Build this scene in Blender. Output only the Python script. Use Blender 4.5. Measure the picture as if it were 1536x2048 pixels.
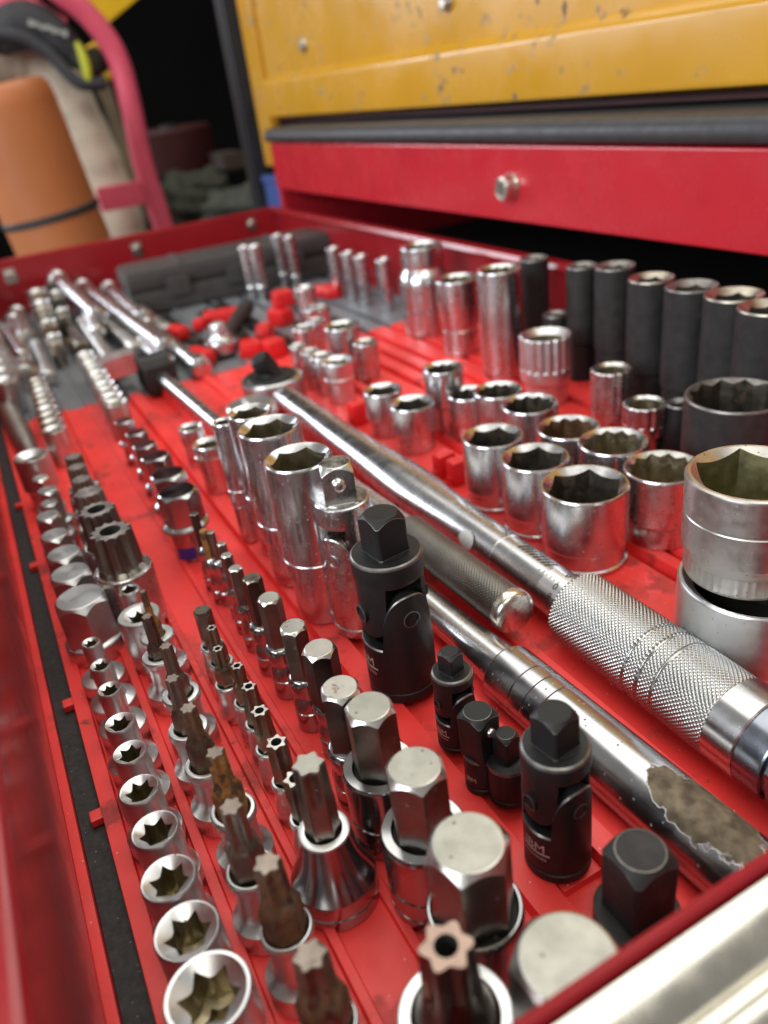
import bpy, bmesh, math, random
import numpy as np
from mathutils import Matrix, Vector, Euler
for _o in list(bpy.data.objects): bpy.data.objects.remove(_o)
SC = bpy.context.scene; COL = SC.collection
MM = 0.001; PI = math.pi; R = math.radians
random.seed(7)
# ------------------------------------------------------------------ camera
cd = bpy.data.cameras.new('camera'); cam = bpy.data.objects.new('camera', cd); COL.objects.link(cam)
cd.sensor_fit = 'HORIZONTAL'; cd.sensor_width = 36.0; cd.lens = 36.0*1570/1536
cd.clip_start = 0.01; cd.clip_end = 50
cam.matrix_world = Matrix((
    (0.46518677, -0.37907882,  0.79993782, 0.0),
    (0.87683622,  0.32134567, -0.35762439, 0.0),
    (-0.12148872, 0.86777659,  0.48187579, 0.205),
    (0, 0, 0, 1)))
cd.dof.use_dof = True; cd.dof.focus_distance = 0.262; cd.dof.aperture_fstop = 11.5; cd.dof.aperture_blades = 0
SC.camera = cam
# ------------------------------------------------------------------ world and lamps
w = bpy.data.worlds.new('World'); SC.world = w; w.use_nodes = True
bg = w.node_tree.nodes['Background']; bg.inputs[0].default_value = (0.75, 0.72, 0.68, 1); bg.inputs[1].default_value = 0.31
def lamp(name, loc, target, sx, sy, power, color):
    d = bpy.data.lights.new(name, 'AREA'); d.shape = 'RECTANGLE'; d.size = sx; d.size_y = sy; d.energy = power; d.color = color
    o = bpy.data.objects.new(name, d); COL.objects.link(o); o.location = loc
    o.rotation_euler = (Vector(target)-Vector(loc)).to_track_quat('-Z', 'Y').to_euler(); return o
lamp('open_doorway_light', (0.35, -2.4, 1.3), (-0.3, 0.2, 0.0), 1.9, 1.5, 70, (0.90, 0.95, 1.0))
lamp('far_window_light', (-2.75, -1.05, 0.80), (-0.4, 0.15, 0.05), 2.1, 0.62, 34, (0.86, 0.92, 1.0))
lamp('ceiling_light', (-0.85, 0.65, 2.1), (-0.3, 0.15, 0), 2.5, 1.9, 30, (1.0, 0.975, 0.90))
lamp('ceiling_light', (1.0, -0.3, 2.2), (-0.2, 0.15, 0), 1.4, 0.9, 14, (1.0, 0.96, 0.86))
SC.view_settings.view_transform = 'Standard'; SC.view_settings.look = 'None'; SC.view_settings.exposure = 0.35; SC.view_settings.gamma = 1.0
SC.cycles.use_denoising = True; SC.cycles.max_bounces = 8; SC.cycles.glossy_bounces = 6; SC.cycles.sample_clamp_indirect = 6.0
# ------------------------------------------------------------------ materials
MATS = {}
def mat(name, base, metal=0.0, rough=0.4, rvar=0.0, cvar=0.0, scale=60.0, bump=0.0, bscale=900.0, rust=None, specks=None, coat=0.0, aniso=0.0, spec=0.5, patches=()):
    """base colour + grain; rust=(colour, threshold, noise scale); specks=(colour, scale, size); patches: more (colour, thr, scale, metal, rough)"""
    m = bpy.data.materials.new(name); m.use_nodes = True; nt = m.node_tree; N = nt.nodes; L = nt.links
    b = N['Principled BSDF']
    tc = N.new('ShaderNodeTexCoord'); oi = N.new('ShaderNodeObjectInfo')
    sc = N.new('ShaderNodeVectorMath'); sc.operation = 'SCALE'; sc.inputs['Scale'].default_value = 37.0; L.new(oi.outputs['Random'], sc.inputs[0])
    add = N.new('ShaderNodeVectorMath'); add.operation = 'ADD'; L.new(tc.outputs['Object'], add.inputs[0]); L.new(sc.outputs[0], add.inputs[1])
    vec = add.outputs[0]
    def noise(s, detail=4.0, r=0.6):
        n = N.new('ShaderNodeTexNoise'); n.inputs['Scale'].default_value = s; n.inputs['Detail'].default_value = detail; n.inputs['Roughness'].default_value = r
        L.new(vec, n.inputs['Vector']); return n.outputs['Fac']
    def rng(sock, a, c, d, e):
        r = N.new('ShaderNodeMapRange'); r.inputs[1].default_value = a; r.inputs[2].default_value = c; r.inputs[3].default_value = d; r.inputs[4].default_value = e
        L.new(sock, r.inputs[0]); return r.outputs[0]
    def mixc(f, a, c):
        x = N.new('ShaderNodeMix'); x.data_type = 'RGBA'; L.new(f, x.inputs[0])
        for s, v in ((x.inputs[6], a), (x.inputs[7], c)):
            if isinstance(v, tuple): s.default_value = (*v, 1)
            else: L.new(v, s)
        return x.outputs[2]
    def mixf(f, a, c):
        x = N.new('ShaderNodeMix'); x.data_type = 'FLOAT'; L.new(f, x.inputs[0])
        for s, v in ((x.inputs[2], a), (x.inputs[3], c)):
            if isinstance(v, (int, float)): s.default_value = v
            else: L.new(v, s)
        return x.outputs[0]
    n1 = noise(scale)
    colr = mixc(rng(n1, 0.3, 0.7, 0, 1), tuple(c*(1-cvar) for c in base), tuple(min(1, c*(1+cvar)) for c in base)) if cvar else base
    rgh = rng(noise(scale*1.7), 0.3, 0.7, max(0.02, rough-rvar), rough+rvar) if rvar else rough
    met = metal; hgt = None
    pl = list(patches)
    if rust: pl.append((*rust, 0.0, 0.85))
    for (pc, thr, ps, pm, pr) in pl:
        nn = noise(ps, 6.0, 0.65); f = rng(nn, thr, thr+0.05, 0, 1)
        pc2 = mixc(rng(noise(ps*3.1), 0.3, 0.7, 0, 1), tuple(c*0.55 for c in pc), tuple(min(1, c*1.5) for c in pc))
        colr = mixc(f, colr, pc2); rgh = mixf(f, rgh, pr); met = mixf(f, met, pm); hgt = f
    if specks:
        v = N.new('ShaderNodeTexVoronoi'); v.inputs['Scale'].default_value = specks[1]; L.new(vec, v.inputs['Vector'])
        s1 = rng(v.outputs['Distance'], specks[2]*0.6, specks[2], 1, 0)
        sep = N.new('ShaderNodeSeparateColor'); L.new(v.outputs['Color'], sep.inputs[0])
        s2 = rng(sep.outputs[0], 0.70, 0.72, 0, 1)
        mu = N.new('ShaderNodeMath'); mu.operation = 'MULTIPLY'; L.new(s1, mu.inputs[0]); L.new(s2, mu.inputs[1])
        colr = mixc(mu.outputs[0], colr, specks[0]); met = mixf(mu.outputs[0], met, 0.0); rgh = mixf(mu.outputs[0], rgh, 0.8)
    for s, v in ((b.inputs['Base Color'], colr), (b.inputs['Roughness'], rgh), (b.inputs['Metallic'], met)):
        if isinstance(v, tuple): s.default_value = (*v, 1)
        elif isinstance(v, (int, float)): s.default_value = v
        else: L.new(v, s)
    b.inputs['Specular IOR Level'].default_value = spec
    if aniso:
        tg = N.new('ShaderNodeTangent'); tg.direction_type = 'RADIAL'; tg.axis = 'Z'; L.new(tg.outputs[0], b.inputs['Tangent'])
        b.inputs['Anisotropic'].default_value = aniso; b.inputs['Anisotropic Rotation'].default_value = 0.25
    if coat: b.inputs['Coat Weight'].default_value = coat; b.inputs['Coat Roughness'].default_value = 0.08
    if bump or hgt is not None:
        bp = N.new('ShaderNodeBump'); bp.inputs['Strength'].default_value = max(bump, 0.35 if hgt is not None else 0); bp.inputs['Distance'].default_value = 0.0002
        h = noise(bscale, 3.0)
        if hgt is not None: h = mixf(hgt, rng(h, 0, 1, 0, 0.15 if not bump else 0.5), noise(1400, 4.0))
        L.new(h, bp.inputs['Height']); L.new(bp.outputs[0], b.inputs['Normal'])
    MATS[name] = m; return m
RUST = (0.125, 0.058, 0.027)
chrome = mat('chrome', (0.61, 0.61, 0.62), 1, 0.25, 0.05, 0.06, 90, aniso=0.55, specks=((0.32, 0.28, 0.22), 420, 0.16))
chrome_worn = mat('worn chrome', (0.56, 0.55, 0.54), 1, 0.28, 0.06, 0.15, 130, aniso=0.4, bump=0.06, specks=((0.20, 0.16, 0.12), 520, 0.22))
satin = mat('satin chrome', (0.68, 0.69, 0.70), 1, 0.36, 0.05, 0.06, 110, aniso=0.3, bump=0.05, specks=((0.25, 0.22, 0.18), 400, 0.14))
satin_dirty = mat('dirty satin chrome', (0.54, 0.52, 0.49), 1, 0.36, 0.06, 0.12, 120, aniso=0.5, bump=0.08, specks=((0.12, 0.09, 0.06), 450, 0.22))
bore = mat('oily bore steel', (0.40, 0.35, 0.24), 1, 0.38, 0.08, 0.3, 160, patches=[((0.07, 0.045, 0.02), 0.60, 140, 0.1, 0.8)])
bore_dark = mat('dark bore steel', (0.10, 0.085, 0.07), 0.9, 0.5, 0.1, 0.35, 160, patches=[((0.05, 0.03, 0.015), 0.55, 140, 0.1, 0.8)])
steel = mat('brown tool steel', (0.36, 0.33, 0.28), 1, 0.36, 0.08, 0.18, 140, bump=0.06, patches=[((0.13, 0.07, 0.03), 0.68, 180, 0.0, 0.8)])
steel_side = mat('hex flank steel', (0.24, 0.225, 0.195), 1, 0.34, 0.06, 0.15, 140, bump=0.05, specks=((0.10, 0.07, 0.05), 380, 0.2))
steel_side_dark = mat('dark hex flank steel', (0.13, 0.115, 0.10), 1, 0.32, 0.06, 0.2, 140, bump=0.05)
chrome_dark_reflect = mat('chrome with painted dark reflections', (0.40, 0.40, 0.41), 1, 0.18, 0.04, 0.06, 90, aniso=0.4)  # chrome with reflections of dark surroundings put into its base colour
chamfer_steel = mat('chamfer steel painted lit', (0.62, 0.61, 0.57), 1, 0.30, 0.05, 0.08, 140, bump=0.04)  # brighter base colour puts the reflected light of the chamfers into the material
steel_bright = mat('bright hex steel', (0.36, 0.355, 0.315), 1, 0.46, 0.06, 0.12, 140, bump=0.08, specks=((0.15, 0.11, 0.07), 380, 0.2), patches=[((0.20, 0.13, 0.07), 0.74, 150, 0.0, 0.8)])
steel_spot = mat('rust spotted hex steel', (0.46, 0.44, 0.40), 1, 0.36, 0.06, 0.12, 140, bump=0.08, patches=[((0.17, 0.095, 0.045), 0.57, 120, 0.0, 0.85)])
steel_dark = mat('dark tamper steel', (0.22, 0.20, 0.165), 1, 0.30, 0.06, 0.2, 160, bump=0.05)
rusty = mat('rusted steel', (0.20, 0.16, 0.12), 0.9, 0.42, 0.1, 0.3, 150, bump=0.2, patches=[(RUST, 0.47, 130, 0.0, 0.85)])
rusty_heavy = mat('orange rusted steel', (0.18, 0.12, 0.07), 0.7, 0.5, 0.1, 0.3, 150, bump=0.3, patches=[((0.27, 0.115, 0.03), 0.44, 150, 0.0, 0.9)])
spline_steel = mat('olive spline steel', (0.30, 0.27, 0.20), 1, 0.34, 0.08, 0.2, 140, bump=0.05)
black = mat('black oxide', (0.010, 0.010, 0.0105), 0.0, 0.46, 0.06, 0.2, 120, bump=0.12, bscale=2500, spec=0.34)
black_matt = mat('matt black impact', (0.021, 0.0200, 0.0200), 0.0, 0.55, 0.08, 0.3, 140, bump=0.2, bscale=2200, spec=0.32)
black_worn = mat('worn black edge', (0.20, 0.19, 0.18), 0.8, 0.38, 0.08, 0.3, 300)
etch = mat('etched lettering', (0.50, 0.44, 0.43), 0.2, 0.6, 0, 0.15, 400)
engrave = mat('stamped lettering', (0.80, 0.80, 0.80), 1, 0.30, 0, 0.1, 400)
dark_gap = mat('dark gap', (0.012, 0.011, 0.010), 0.0, 0.7, 0, 0.2, 200)
blue_print = mat('blue size band', (0.02, 0.025, 0.22), 0.0, 0.35, 0, 0.1, 200)
red_liner = mat('red ribbed plastic', (0.82, 0.044, 0.040), 0, 0.42, 0.08, 0.08, 50, bump=0.08, bscale=1500, patches=[((0.55, 0.036, 0.030), 0.57, 26, 0.0, 0.52), ((0.24, 0.03, 0.022), 0.66, 90, 0.0, 0.6)], specks=((0.80, 0.55, 0.50), 300, 0.085))
grey_liner = mat('grey ribbed plastic', (0.15, 0.16, 0.175), 0, 0.45, 0.05, 0.1, 50, bump=0.08)
foam = mat('grubby black rubber', (0.016, 0.015, 0.015), 0, 0.6, 0.1, 0.5, 300, bump=0.5, bscale=1600, specks=((0.20, 0.16, 0.12), 500, 0.16))
red_paint = mat('red drawer paint', (0.27, 0.011, 0.016), 0, 0.20, 0.06, 0.06, 40, bump=0.05, bscale=600, specks=((0.55, 0.22, 0.20), 330, 0.06))
red_gloss = mat('red chest paint', (0.46, 0.017, 0.027), 0, 0.26, 0.06, 0.06, 20, bump=0.04, bscale=300)
zinc = mat('zinc plated steel', (0.70, 0.68, 0.61), 1, 0.26, 0.08, 0.08, 60, bump=0.03, specks=((0.3, 0.26, 0.2), 300, 0.12))
yellow = mat('chipped yellow paint', (0.51, 0.255, 0.016), 0, 0.25, 0.08, 0.06, 10, bump=0.06, bscale=120,
    patches=[((0.26, 0.16, 0.06), 0.605, 48, 0.0, 0.6), ((0.07, 0.05, 0.04), 0.645, 34, 0.2, 0.7)], specks=((0.10, 0.08, 0.07), 45, 0.16))
yellow_plain = mat('yellow paint', (0.72, 0.42, 0.010), 0, 0.4, 0.05, 0.1, 20)
rubber = mat('dark rubber mat', (0.030, 0.030, 0.033), 0, 0.5, 0.08, 0.2, 120, bump=0.2, bscale=900)
case_mat = mat('charcoal moulded plastic', (0.052, 0.050, 0.049), 0, 0.42, 0.06, 0.12, 80, bump=0.15, bscale=1200)
red_clip = mat('red rail clip plastic', (0.62, 0.016, 0.018), 0, 0.35, 0.05, 0.08, 100)
truck_red = mat('faded red tube paint', (0.70, 0.095, 0.155), 0, 0.35, 0.06, 0.08, 20)
orange = mat('orange plastic', (0.46, 0.155, 0.055), 0, 0.42, 0.06, 0.08, 8, bump=0.05, bscale=200)
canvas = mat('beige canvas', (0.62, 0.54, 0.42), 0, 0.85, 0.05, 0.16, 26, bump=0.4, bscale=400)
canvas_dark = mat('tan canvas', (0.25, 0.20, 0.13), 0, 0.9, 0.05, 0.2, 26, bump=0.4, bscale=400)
strap_dark = mat('dark green webbing', (0.040, 0.044, 0.036), 0, 0.8, 0, 0.2, 60, bump=0.3)
glove_dark = mat('slate rubber', (0.045, 0.048, 0.055), 0, 0.6, 0.05, 0.25, 40, bump=0.3, bscale=300)
glove_print = mat('pale print', (0.34, 0.35, 0.33), 0, 0.7, 0, 0.2, 60)
lime = mat('lime yellow', (0.50, 0.52, 0.03), 0, 0.5, 0, 0.1, 60)
olive = mat('olive cloth', (0.034, 0.036, 0.025), 0, 0.9, 0.05, 0.4, 45, bump=0.5, bscale=300)
room_black = mat('painted black of the unlit workshop', (0.0022, 0.0022, 0.0022), 0, 0.9, 0, 0.3, 4, spec=0.1)  # near-black: the darkness of the unlit room is put into the colour
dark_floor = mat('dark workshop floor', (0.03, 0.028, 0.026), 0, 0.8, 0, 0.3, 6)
dull_red = mat('dull red paint', (0.045, 0.004, 0.005), 0, 0.6, 0, 0.2, 20)
slate = mat('slate blue paint', (0.018, 0.0185, 0.023), 0, 0.5, 0.05, 0.2, 20)
blue_paint = mat('blue paint', (0.05, 0.10, 0.32), 0, 0.5, 0, 0.1, 20)
brown = mat('brown card', (0.05, 0.03, 0.022), 0, 0.8, 0, 0.2, 20)
white_dec = mat('white sticker', (0.55, 0.56, 0.55), 0, 0.4, 0, 0.05, 200)
# ------------------------------------------------------------------ mesh helpers (all sizes in millimetres)
class MB:
    def __init__(s): s.v = []; s.f = []; s.m = []; s.T = None
    def addv(s, p):
        if s.T is not None: p = s.T @ Vector(p)
        s.v.append((p[0], p[1], p[2])); return len(s.v)-1
    def ring(s, r, z, N=48, rot=0.0, c=(0, 0)):
        r = np.broadcast_to(np.asarray(r, float), (N,)); z = np.broadcast_to(np.asarray(z, float), (N,))
        return [s.addv((c[0]+r[i]*math.cos(2*PI*i/N+rot), c[1]+r[i]*math.sin(2*PI*i/N+rot), z[i])) for i in range(N)]
    def bridge(s, a, b, m=0):
        n = len(a)
        for i in range(n):
            j = (i+1) % n; s.f.append((a[i], a[j], b[j], b[i])); s.m.append(m)
    def strip(s, a, b, m=0):
        for i in range(len(a)-1): s.f.append((a[i], a[i+1], b[i+1], b[i])); s.m.append(m)
    def cap(s, a, m=0, flip=False): s.f.append(tuple(reversed(a)) if flip else tuple(a)); s.m.append(m)
    def loft(s, secs, N=48, rot=0.0, bottom=True, top=True):
        """secs: (r, z) or (r, z, material) with r, z numbers or arrays"""
        prev = None; lm = 0
        for sec in secs:
            m = sec[2] if len(sec) > 2 else 0; cur = s.ring(sec[0], sec[1], N, rot)
            if prev is None:
                if bottom: s.cap(cur, m, True)
            else: s.bridge(prev, cur, m)
            prev = cur; lm = m
        if top: s.cap(prev, lm)
        return s
    def box(s, x0, x1, y0, y1, z0, z1, m=0):
        i = [s.addv(p) for p in ((x0,y0,z0),(x1,y0,z0),(x1,y1,z0),(x0,y1,z0),(x0,y0,z1),(x1,y0,z1),(x1,y1,z1),(x0,y1,z1))]
        for q in ((3,2,1,0),(4,5,6,7),(0,1,5,4),(1,2,6,5),(2,3,7,6),(3,0,4,7)): s.f.append(tuple(i[k] for k in q)); s.m.append(m)
        return s
    def prism(s, prof, a0, a1, axis='x', m=0, closed=True, caps=True):
        """extrude a 2-D profile: axis x -> prof is (y, z); axis y -> prof is (x, z)"""
        P = (lambda a, p: (a, p[0], p[1])) if axis == 'x' else (lambda a, p: (p[0], a, p[1]))
        A = [s.addv(P(a0, p)) for p in prof]; B = [s.addv(P(a1, p)) for p in prof]
        n = len(prof)
        for i in range(n if closed else n-1): j = (i+1) % n; s.f.append((A[i], A[j], B[j], B[i])); s.m.append(m)
        if closed and caps: s.cap(A, m, True); s.cap(B, m)
        return s
    def tube(s, pts, rad, N=16, m=0):
        pts = [Vector(p) for p in pts]; rings = []
        for i, p in enumerate(pts):
            d = (pts[min(i+1, len(pts)-1)]-pts[max(i-1, 0)]).normalized()
            u = d.cross(Vector((0.3, 0.2, 1))).normalized(); v = d.cross(u)
            rr = rad[i] if isinstance(rad, (list, tuple)) else rad
            if not isinstance(rr, tuple): rr = (rr, rr)
            rings.append([s.addv(p + u*rr[0]*math.cos(2*PI*k/N) + v*rr[1]*math.sin(2*PI*k/N)) for k in range(N)])
        for a, b in zip(rings, rings[1:]): s.bridge(a, b, m)
        s.cap(rings[0], m, True); s.cap(rings[-1], m); return s
    def build(s, name, mats, parent=None, angle=32, loc=(0, 0, 0), rot=(0, 0, 0), bevel=0.0, label=None, wn=True):
        me = bpy.data.meshes.new(name); me.from_pydata([(a*MM, b*MM, c*MM) for a, b, c in s.v], [], s.f)
        if not isinstance(mats, (list, tuple)): mats = [mats]
        for mt in mats: me.materials.append(mt)
        me.polygons.foreach_set('material_index', s.m); me.update()
        bm = bmesh.new(); bm.from_mesh(me)
        if bevel:
            bm.edges.ensure_lookup_table()
            es = [e for e in bm.edges if len(e.link_faces) == 2 and e.calc_face_angle(0) > R(40)]
            bmesh.ops.bevel(bm, geom=es, offset=bevel*MM, segments=2, profile=0.6, affect='EDGES', clamp_overlap=True)
        bmesh.ops.recalc_face_normals(bm, faces=bm.faces[:])
        bm.to_mesh(me); bm.free()
        me.shade_smooth(); me.set_sharp_from_angle(angle=R(angle))
        o = bpy.data.objects.new(name, me); COL.objects.link(o)
        if wn: wm_ = o.modifiers.new('weighted', 'WEIGHTED_NORMAL'); wm_.keep_sharp = True; wm_.weight = 50
        o.location = Vector(loc)*MM; o.rotation_euler = rot
        if parent: o.parent = parent
        if label and parent: o['label'] = label
        return o
def tag(o, label, cat, group=None, kind=None):
    if kind: o['kind'] = kind
    if kind == 'structure': return o
    o['label'] = label; o['category'] = cat
    if group: o['group'] = group
    return o
def empty(name, x, y, z, label, cat, group=None, rot=(0, 0, 0)):
    o = bpy.data.objects.new(name, None); o.empty_display_size = 0.005; COL.objects.link(o)
    o.location = (x*MM, y*MM, z*MM); o.rotation_euler = rot; return tag(o, label, cat, group)
def th(N): return np.arange(N)*2*PI/N
def poly(N, n, af, cap=0.985):
    t = th(N); s = 2*PI/n; r = (af/2)/np.cos(np.mod(t, s)-s/2)
    return np.minimum(r, (af/2)/math.cos(PI/n)*cap)
def twelve(N, af):
    t = th(N); s = PI/3
    return np.maximum((af/2)/np.cos(np.mod(t, s)-s/2), (af/2)/np.cos(np.mod(t+s/2, s)-s/2))
def star(N, ro, ri, n=6, p=1.25):
    t = th(N); return ro - (ro-ri)*np.abs(np.sin(n*t/2))**p
def teeth(N, r, a, n):
    t = th(N)*n/(2*PI); return r - a*np.abs((np.mod(t, 1.0)-0.5)*2)
def wrap_text(txt, size, rad, z, ang, mat_, parent, name='lettering', align='CENTER', proud=0.05):
    """flat print laid round a vertical cylinder of the given radius; ang = middle of the text, seen from outside"""
    cu = bpy.data.curves.new(name, 'FONT'); cu.body = txt; cu.size = size; cu.align_x = align; cu.align_y = 'CENTER'; cu.extrude = 0.0; cu.resolution_u = 3
    t = bpy.data.objects.new(name, cu); COL.objects.link(t)
    bpy.context.view_layer.update()
    me = bpy.data.meshes.new_from_object(t.evaluated_get(bpy.context.evaluated_depsgraph_get()))
    bpy.data.objects.remove(t)
    bm = bmesh.new(); bm.from_mesh(me); bmesh.ops.subdivide_edges(bm, edges=[e for e in bm.edges if e.calc_length() > size*0.25], cuts=2, use_grid_fill=False)
    for v in bm.verts:
        a = ang + v.co.x/rad; y = v.co.y + z
        v.co = Vector(((rad+proud)*math.cos(a), (rad+proud)*math.sin(a), y))*MM
    bm.to_mesh(me); bm.free(); me.materials.clear(); me.materials.append(mat_)
    o = bpy.data.objects.new(name, me); COL.objects.link(o); o.parent = parent; return o
# ------------------------------------------------------------------ the drawer and its liners
WALLX0, WALLX1, FY, BY, RIM = -1086.0, -62.0, -33.0, 388.0, 68.0
drawer = empty('tool_drawer', -575, 180, -6, 'long red steel tool drawer pulled open and full of sockets and wrenches', 'drawer')
ox, oy, oz = 575, -180, 6
def dpart(mb, name, m, **k):
    o = mb.build(name, m, drawer, loc=(ox, oy, oz), **k); return o
dpart(MB().box(WALLX0-1, WALLX1+1, FY-1, BY+1, -11, -9), 'drawer_bottom', red_paint)
dpart(MB().prism([(FY, -4), (FY, 70.5), (FY-1, 72), (FY-3, 72.8), (FY-22, 72.8), (FY-22, 71), (FY-3, 71), (FY-1.6, 70), (FY-1.6, -4)], WALLX0, WALLX1, 'x'), 'front_wall', red_paint)
dpart(MB().prism([(WALLX0-1.2, -4), (WALLX0, -4), (WALLX0, RIM-2), (WALLX0-0.5, RIM-0.6), (WALLX0-2, RIM), (WALLX0-9, RIM), (WALLX0-10, RIM-1), (WALLX0-10, RIM-7), (WALLX0-9, RIM-7), (WALLX0-9, RIM-1.2), (WALLX0-1.2, RIM-1.2)], FY+0.2, BY, 'y'), 'side_wall', red_paint)
dpart(MB().prism([(WALLX1+1.2, -4), (WALLX1, -4), (WALLX1, RIM-1.5), (WALLX1+0.5, RIM-0.4), (WALLX1+1.2, RIM), (WALLX1+2.0, RIM-0.3), (WALLX1+2.6, RIM-1.2), (WALLX1+2.6, RIM-8), (WALLX1+2.0, RIM-8), (WALLX1+2.0, RIM-1.6), (WALLX1+1.2, RIM-1.8)], FY+0.2, BY+30, 'y'), 'side_wall', red_paint)
dpart(MB().prism([(BY, -4), (BY, RIM-7), (BY-5, RIM-6.5), (BY-6.5, RIM-4.5), (BY-5, RIM-1), (BY-2, RIM), (BY+4, RIM), (BY+4, RIM-1.2), (BY+1.4, RIM-2), (BY+1.4, -4)], WALLX0+0.3, WALLX1-0.3, 'x'), 'back_wall', red_paint)
W1 = WALLX1
rail = MB().prism([(W1+2.9, 16), (W1+2.9, 64.6), (W1+3.6, 65.8), (W1+5.6, 66), (W1+9.4, 65.2), (W1+12, 63.2), (W1+13, 61), (W1+13.4, 59.6), (W1+15, 59.4), (W1+15.6, 60.4), (W1+17, 60.8), (W1+19.6, 60.0), (W1+21.6, 57.8), (W1+22, 56.2), (W1+23.4, 55.6), (W1+24.4, 56.4), (W1+26.2, 56.2), (W1+29, 54), (W1+30.5, 51), (W1+30.8, 46), (W1+30, 30), (W1+20, 16)], FY-5, BY+40, 'y')
dpart(rail, 'slide_rail', zinc, angle=50)
for (yy, zz) in ((350, 52), (191, 50), (35, 49)):
    b = MB(); b.T = Matrix.Translation((WALLX0, yy, zz)) @ Matrix.Rotation(PI/2, 4, 'Y')
    b.box(-9, 9, -7, 7, 0, 1.2); b.loft([(5.5, 1.0), (5.5, 2.0), (4.5, 3.4), (2.2, 4.2)], 20)
    dpart(b, 'slide_rivet', zinc, bevel=0.3)
# ribbed tray liners: red tiles up to x = -660, grey ones beyond
RIB = [(-33, 0.6), (-29.8, 0.6), (-29.6, -4.2), (-21.6, -4.2), (-21.3, 2.0), (-16.0, 2.0), (-15.6, 0.0), (1.6, 0), (2.0, 2.4), (5.2, 2.4), (5.6, 0), (25.6, 0), (26, 2.4), (28.6, 2.4), (29, 0), (44, 0), (44.4, 1.8), (47, 1.8), (47.4, 0),
       (70, 0), (70.6, -5), (78.6, -5), (79, 0), (88.4, 0), (89, -4.2), (103.4, -4.2), (104, 2.4), (111.4, 2.4), (112.4, -0.4), (139.5, -0.4), (140.5, 3.0), (146, 3.0), (147.2, -1.8), (183.6, -1.8), (184.6, 1.2), (190, 1.2), (190.6, 0), (222, 0), (222.8, -7), (229, -7), (229.8, 0), (236, 0), (236.8, -7), (241.4, -7), (242, 0), (262, 0),
       (262.8, -7), (268.4, -7), (269, 0), (280, 0), (280.8, -7), (286.4, -7), (287, 0), (298, 0), (298.8, -7), (304.4, -7), (305, 0), (322, 0), (322.8, -7), (328.4, -7), (329, 0), (368, 0), (368.8, -7), (376, -7), (377, 0), (387.5, 0)]
def liner(x0, x1, name, m, label, cut):
    root = empty(name, (x0+x1)/2, 180, -4, label, 'drawer liner'); off = (-(x0+x1)/2, -180, 4)
    def part(prof, nm):
        b = MB(); b.prism(prof, x0, x1, 'x'); b.build(nm, m, root, loc=off, bevel=0.25)
    segs = [(0, 0)]
    body = RIB[3:] if cut else RIB[3:]
    part(body + [(387.5, -8.5), (-29.6+8, -8.5)], 'ribbed_tile')
    part([(-33, 0.6), (-29.8, 0.6), (-29.6, -8.5), (-33, -8.5)], 'edge_strip')
    return root, off
lr, loff = liner(-660, WALLX1-0.5, 'red_liner', red_liner, 'bright red ribbed plastic liner along the drawer floor under the sockets', True)
for xx in (-500, -413, -284, -218):
    b = MB().box(xx-2.6, xx+2.6, -25.4, -20.8, -2.0, 1.0); b.build('joining_tab', red_liner, lr, loc=loff, bevel=0.5)
# pocket ends and step bars moulded in the troughs
for (xa, xb, ya, yb) in ((-122, -113, 89.3, 103.2), (-322, -314, 223, 228.8), (-98, -92, 71.3, 78.2)):
    MB().box(xa, xb, ya, yb, -5, -1.2).build('pocket_bar', red_liner, lr, loc=loff, bevel=0.4)
gl, goff = liner(WALLX0+0.5, -660.4, 'grey_liner', grey_liner, 'grey ribbed plastic liner at the far end of the drawer floor', False)
tag(MB().box(WALLX0+1, WALLX1-1, -29.4, -21.7, -6.5, -2.2).build('rubber_strip', foam), 'grubby black rubber strip showing beside the red liner at the front wall', 'rubber strip')
# ------------------------------------------------------------------ sockets
def hole_secs(kind, af, H, rin, depth, N, k=0.8, m=1):
    if kind == 'hex': r = poly(N, 6, af, 0.995)
    elif kind == '12': r = twelve(N, af)
    elif kind == 'star': r = star(N, af/2, af/2*0.70, 6, 0.85)
    elif kind == 'sq': r = poly(N, 4, af, 0.97)
    else: r = np.full(N, af/2)
    r = np.minimum(r, rin-0.05)
    zc = H-(rin-r)*k
    return [(rin, H-0.05), (r, zc), (r*0.995, zc-0.25, m), (r*0.985, H-depth, m), (r*0.55, H-depth-0.3, m), (r*0.5, H-depth-4, m)]
def sock(x, y, H, D, label, hole, af, m=None, dl=None, hs=None, group=None, z=0, rot=0.0, depth=None, lip=None, name='socket', cat='socket', bm_=None, N=72, body=None, flat=0.0, rimm=None):
    m = m or chrome; depth = depth or H*0.55; ro = D/2
    lip = lip if lip is not None else max(0.5, min(1.6, ro*0.07)); rin = ro-lip
    secs = []
    if body: secs = body
    elif dl:
        h = hs or H*0.4; rl = dl/2
        secs = [(rl-0.7, 0), (rl, 0.7), (rl, h-1.2), (rl+(ro-rl)*0.25, h-0.4), (ro-0.2, h+1.0), (ro, h+1.8)]
    else: secs = [(ro-1.0, 0), (ro-0.2, 0.5), (ro, 1.2), (ro, 6.0), (ro-0.25, 6.3), (ro-0.25, 6.9), (ro, 7.2)]
    e = 3 if rimm else 0
    secs = secs + [(ro, H-1.2), (ro-0.25, H-0.5, e), (ro-0.6, H, e)] + [(s_[0], s_[1], e) if i_ < 2 and rimm else s_ for i_, s_ in enumerate(hole_secs(hole, af, H, rin, depth, N))]
    b = MB(); b.loft(secs, N, rot)
    o = b.build(name, [m, bm_ or bore, dark_gap] + ([rimm] if rimm else [dark_gap]), loc=(x, y, z)); return tag(o, label, cat, group)

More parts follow.
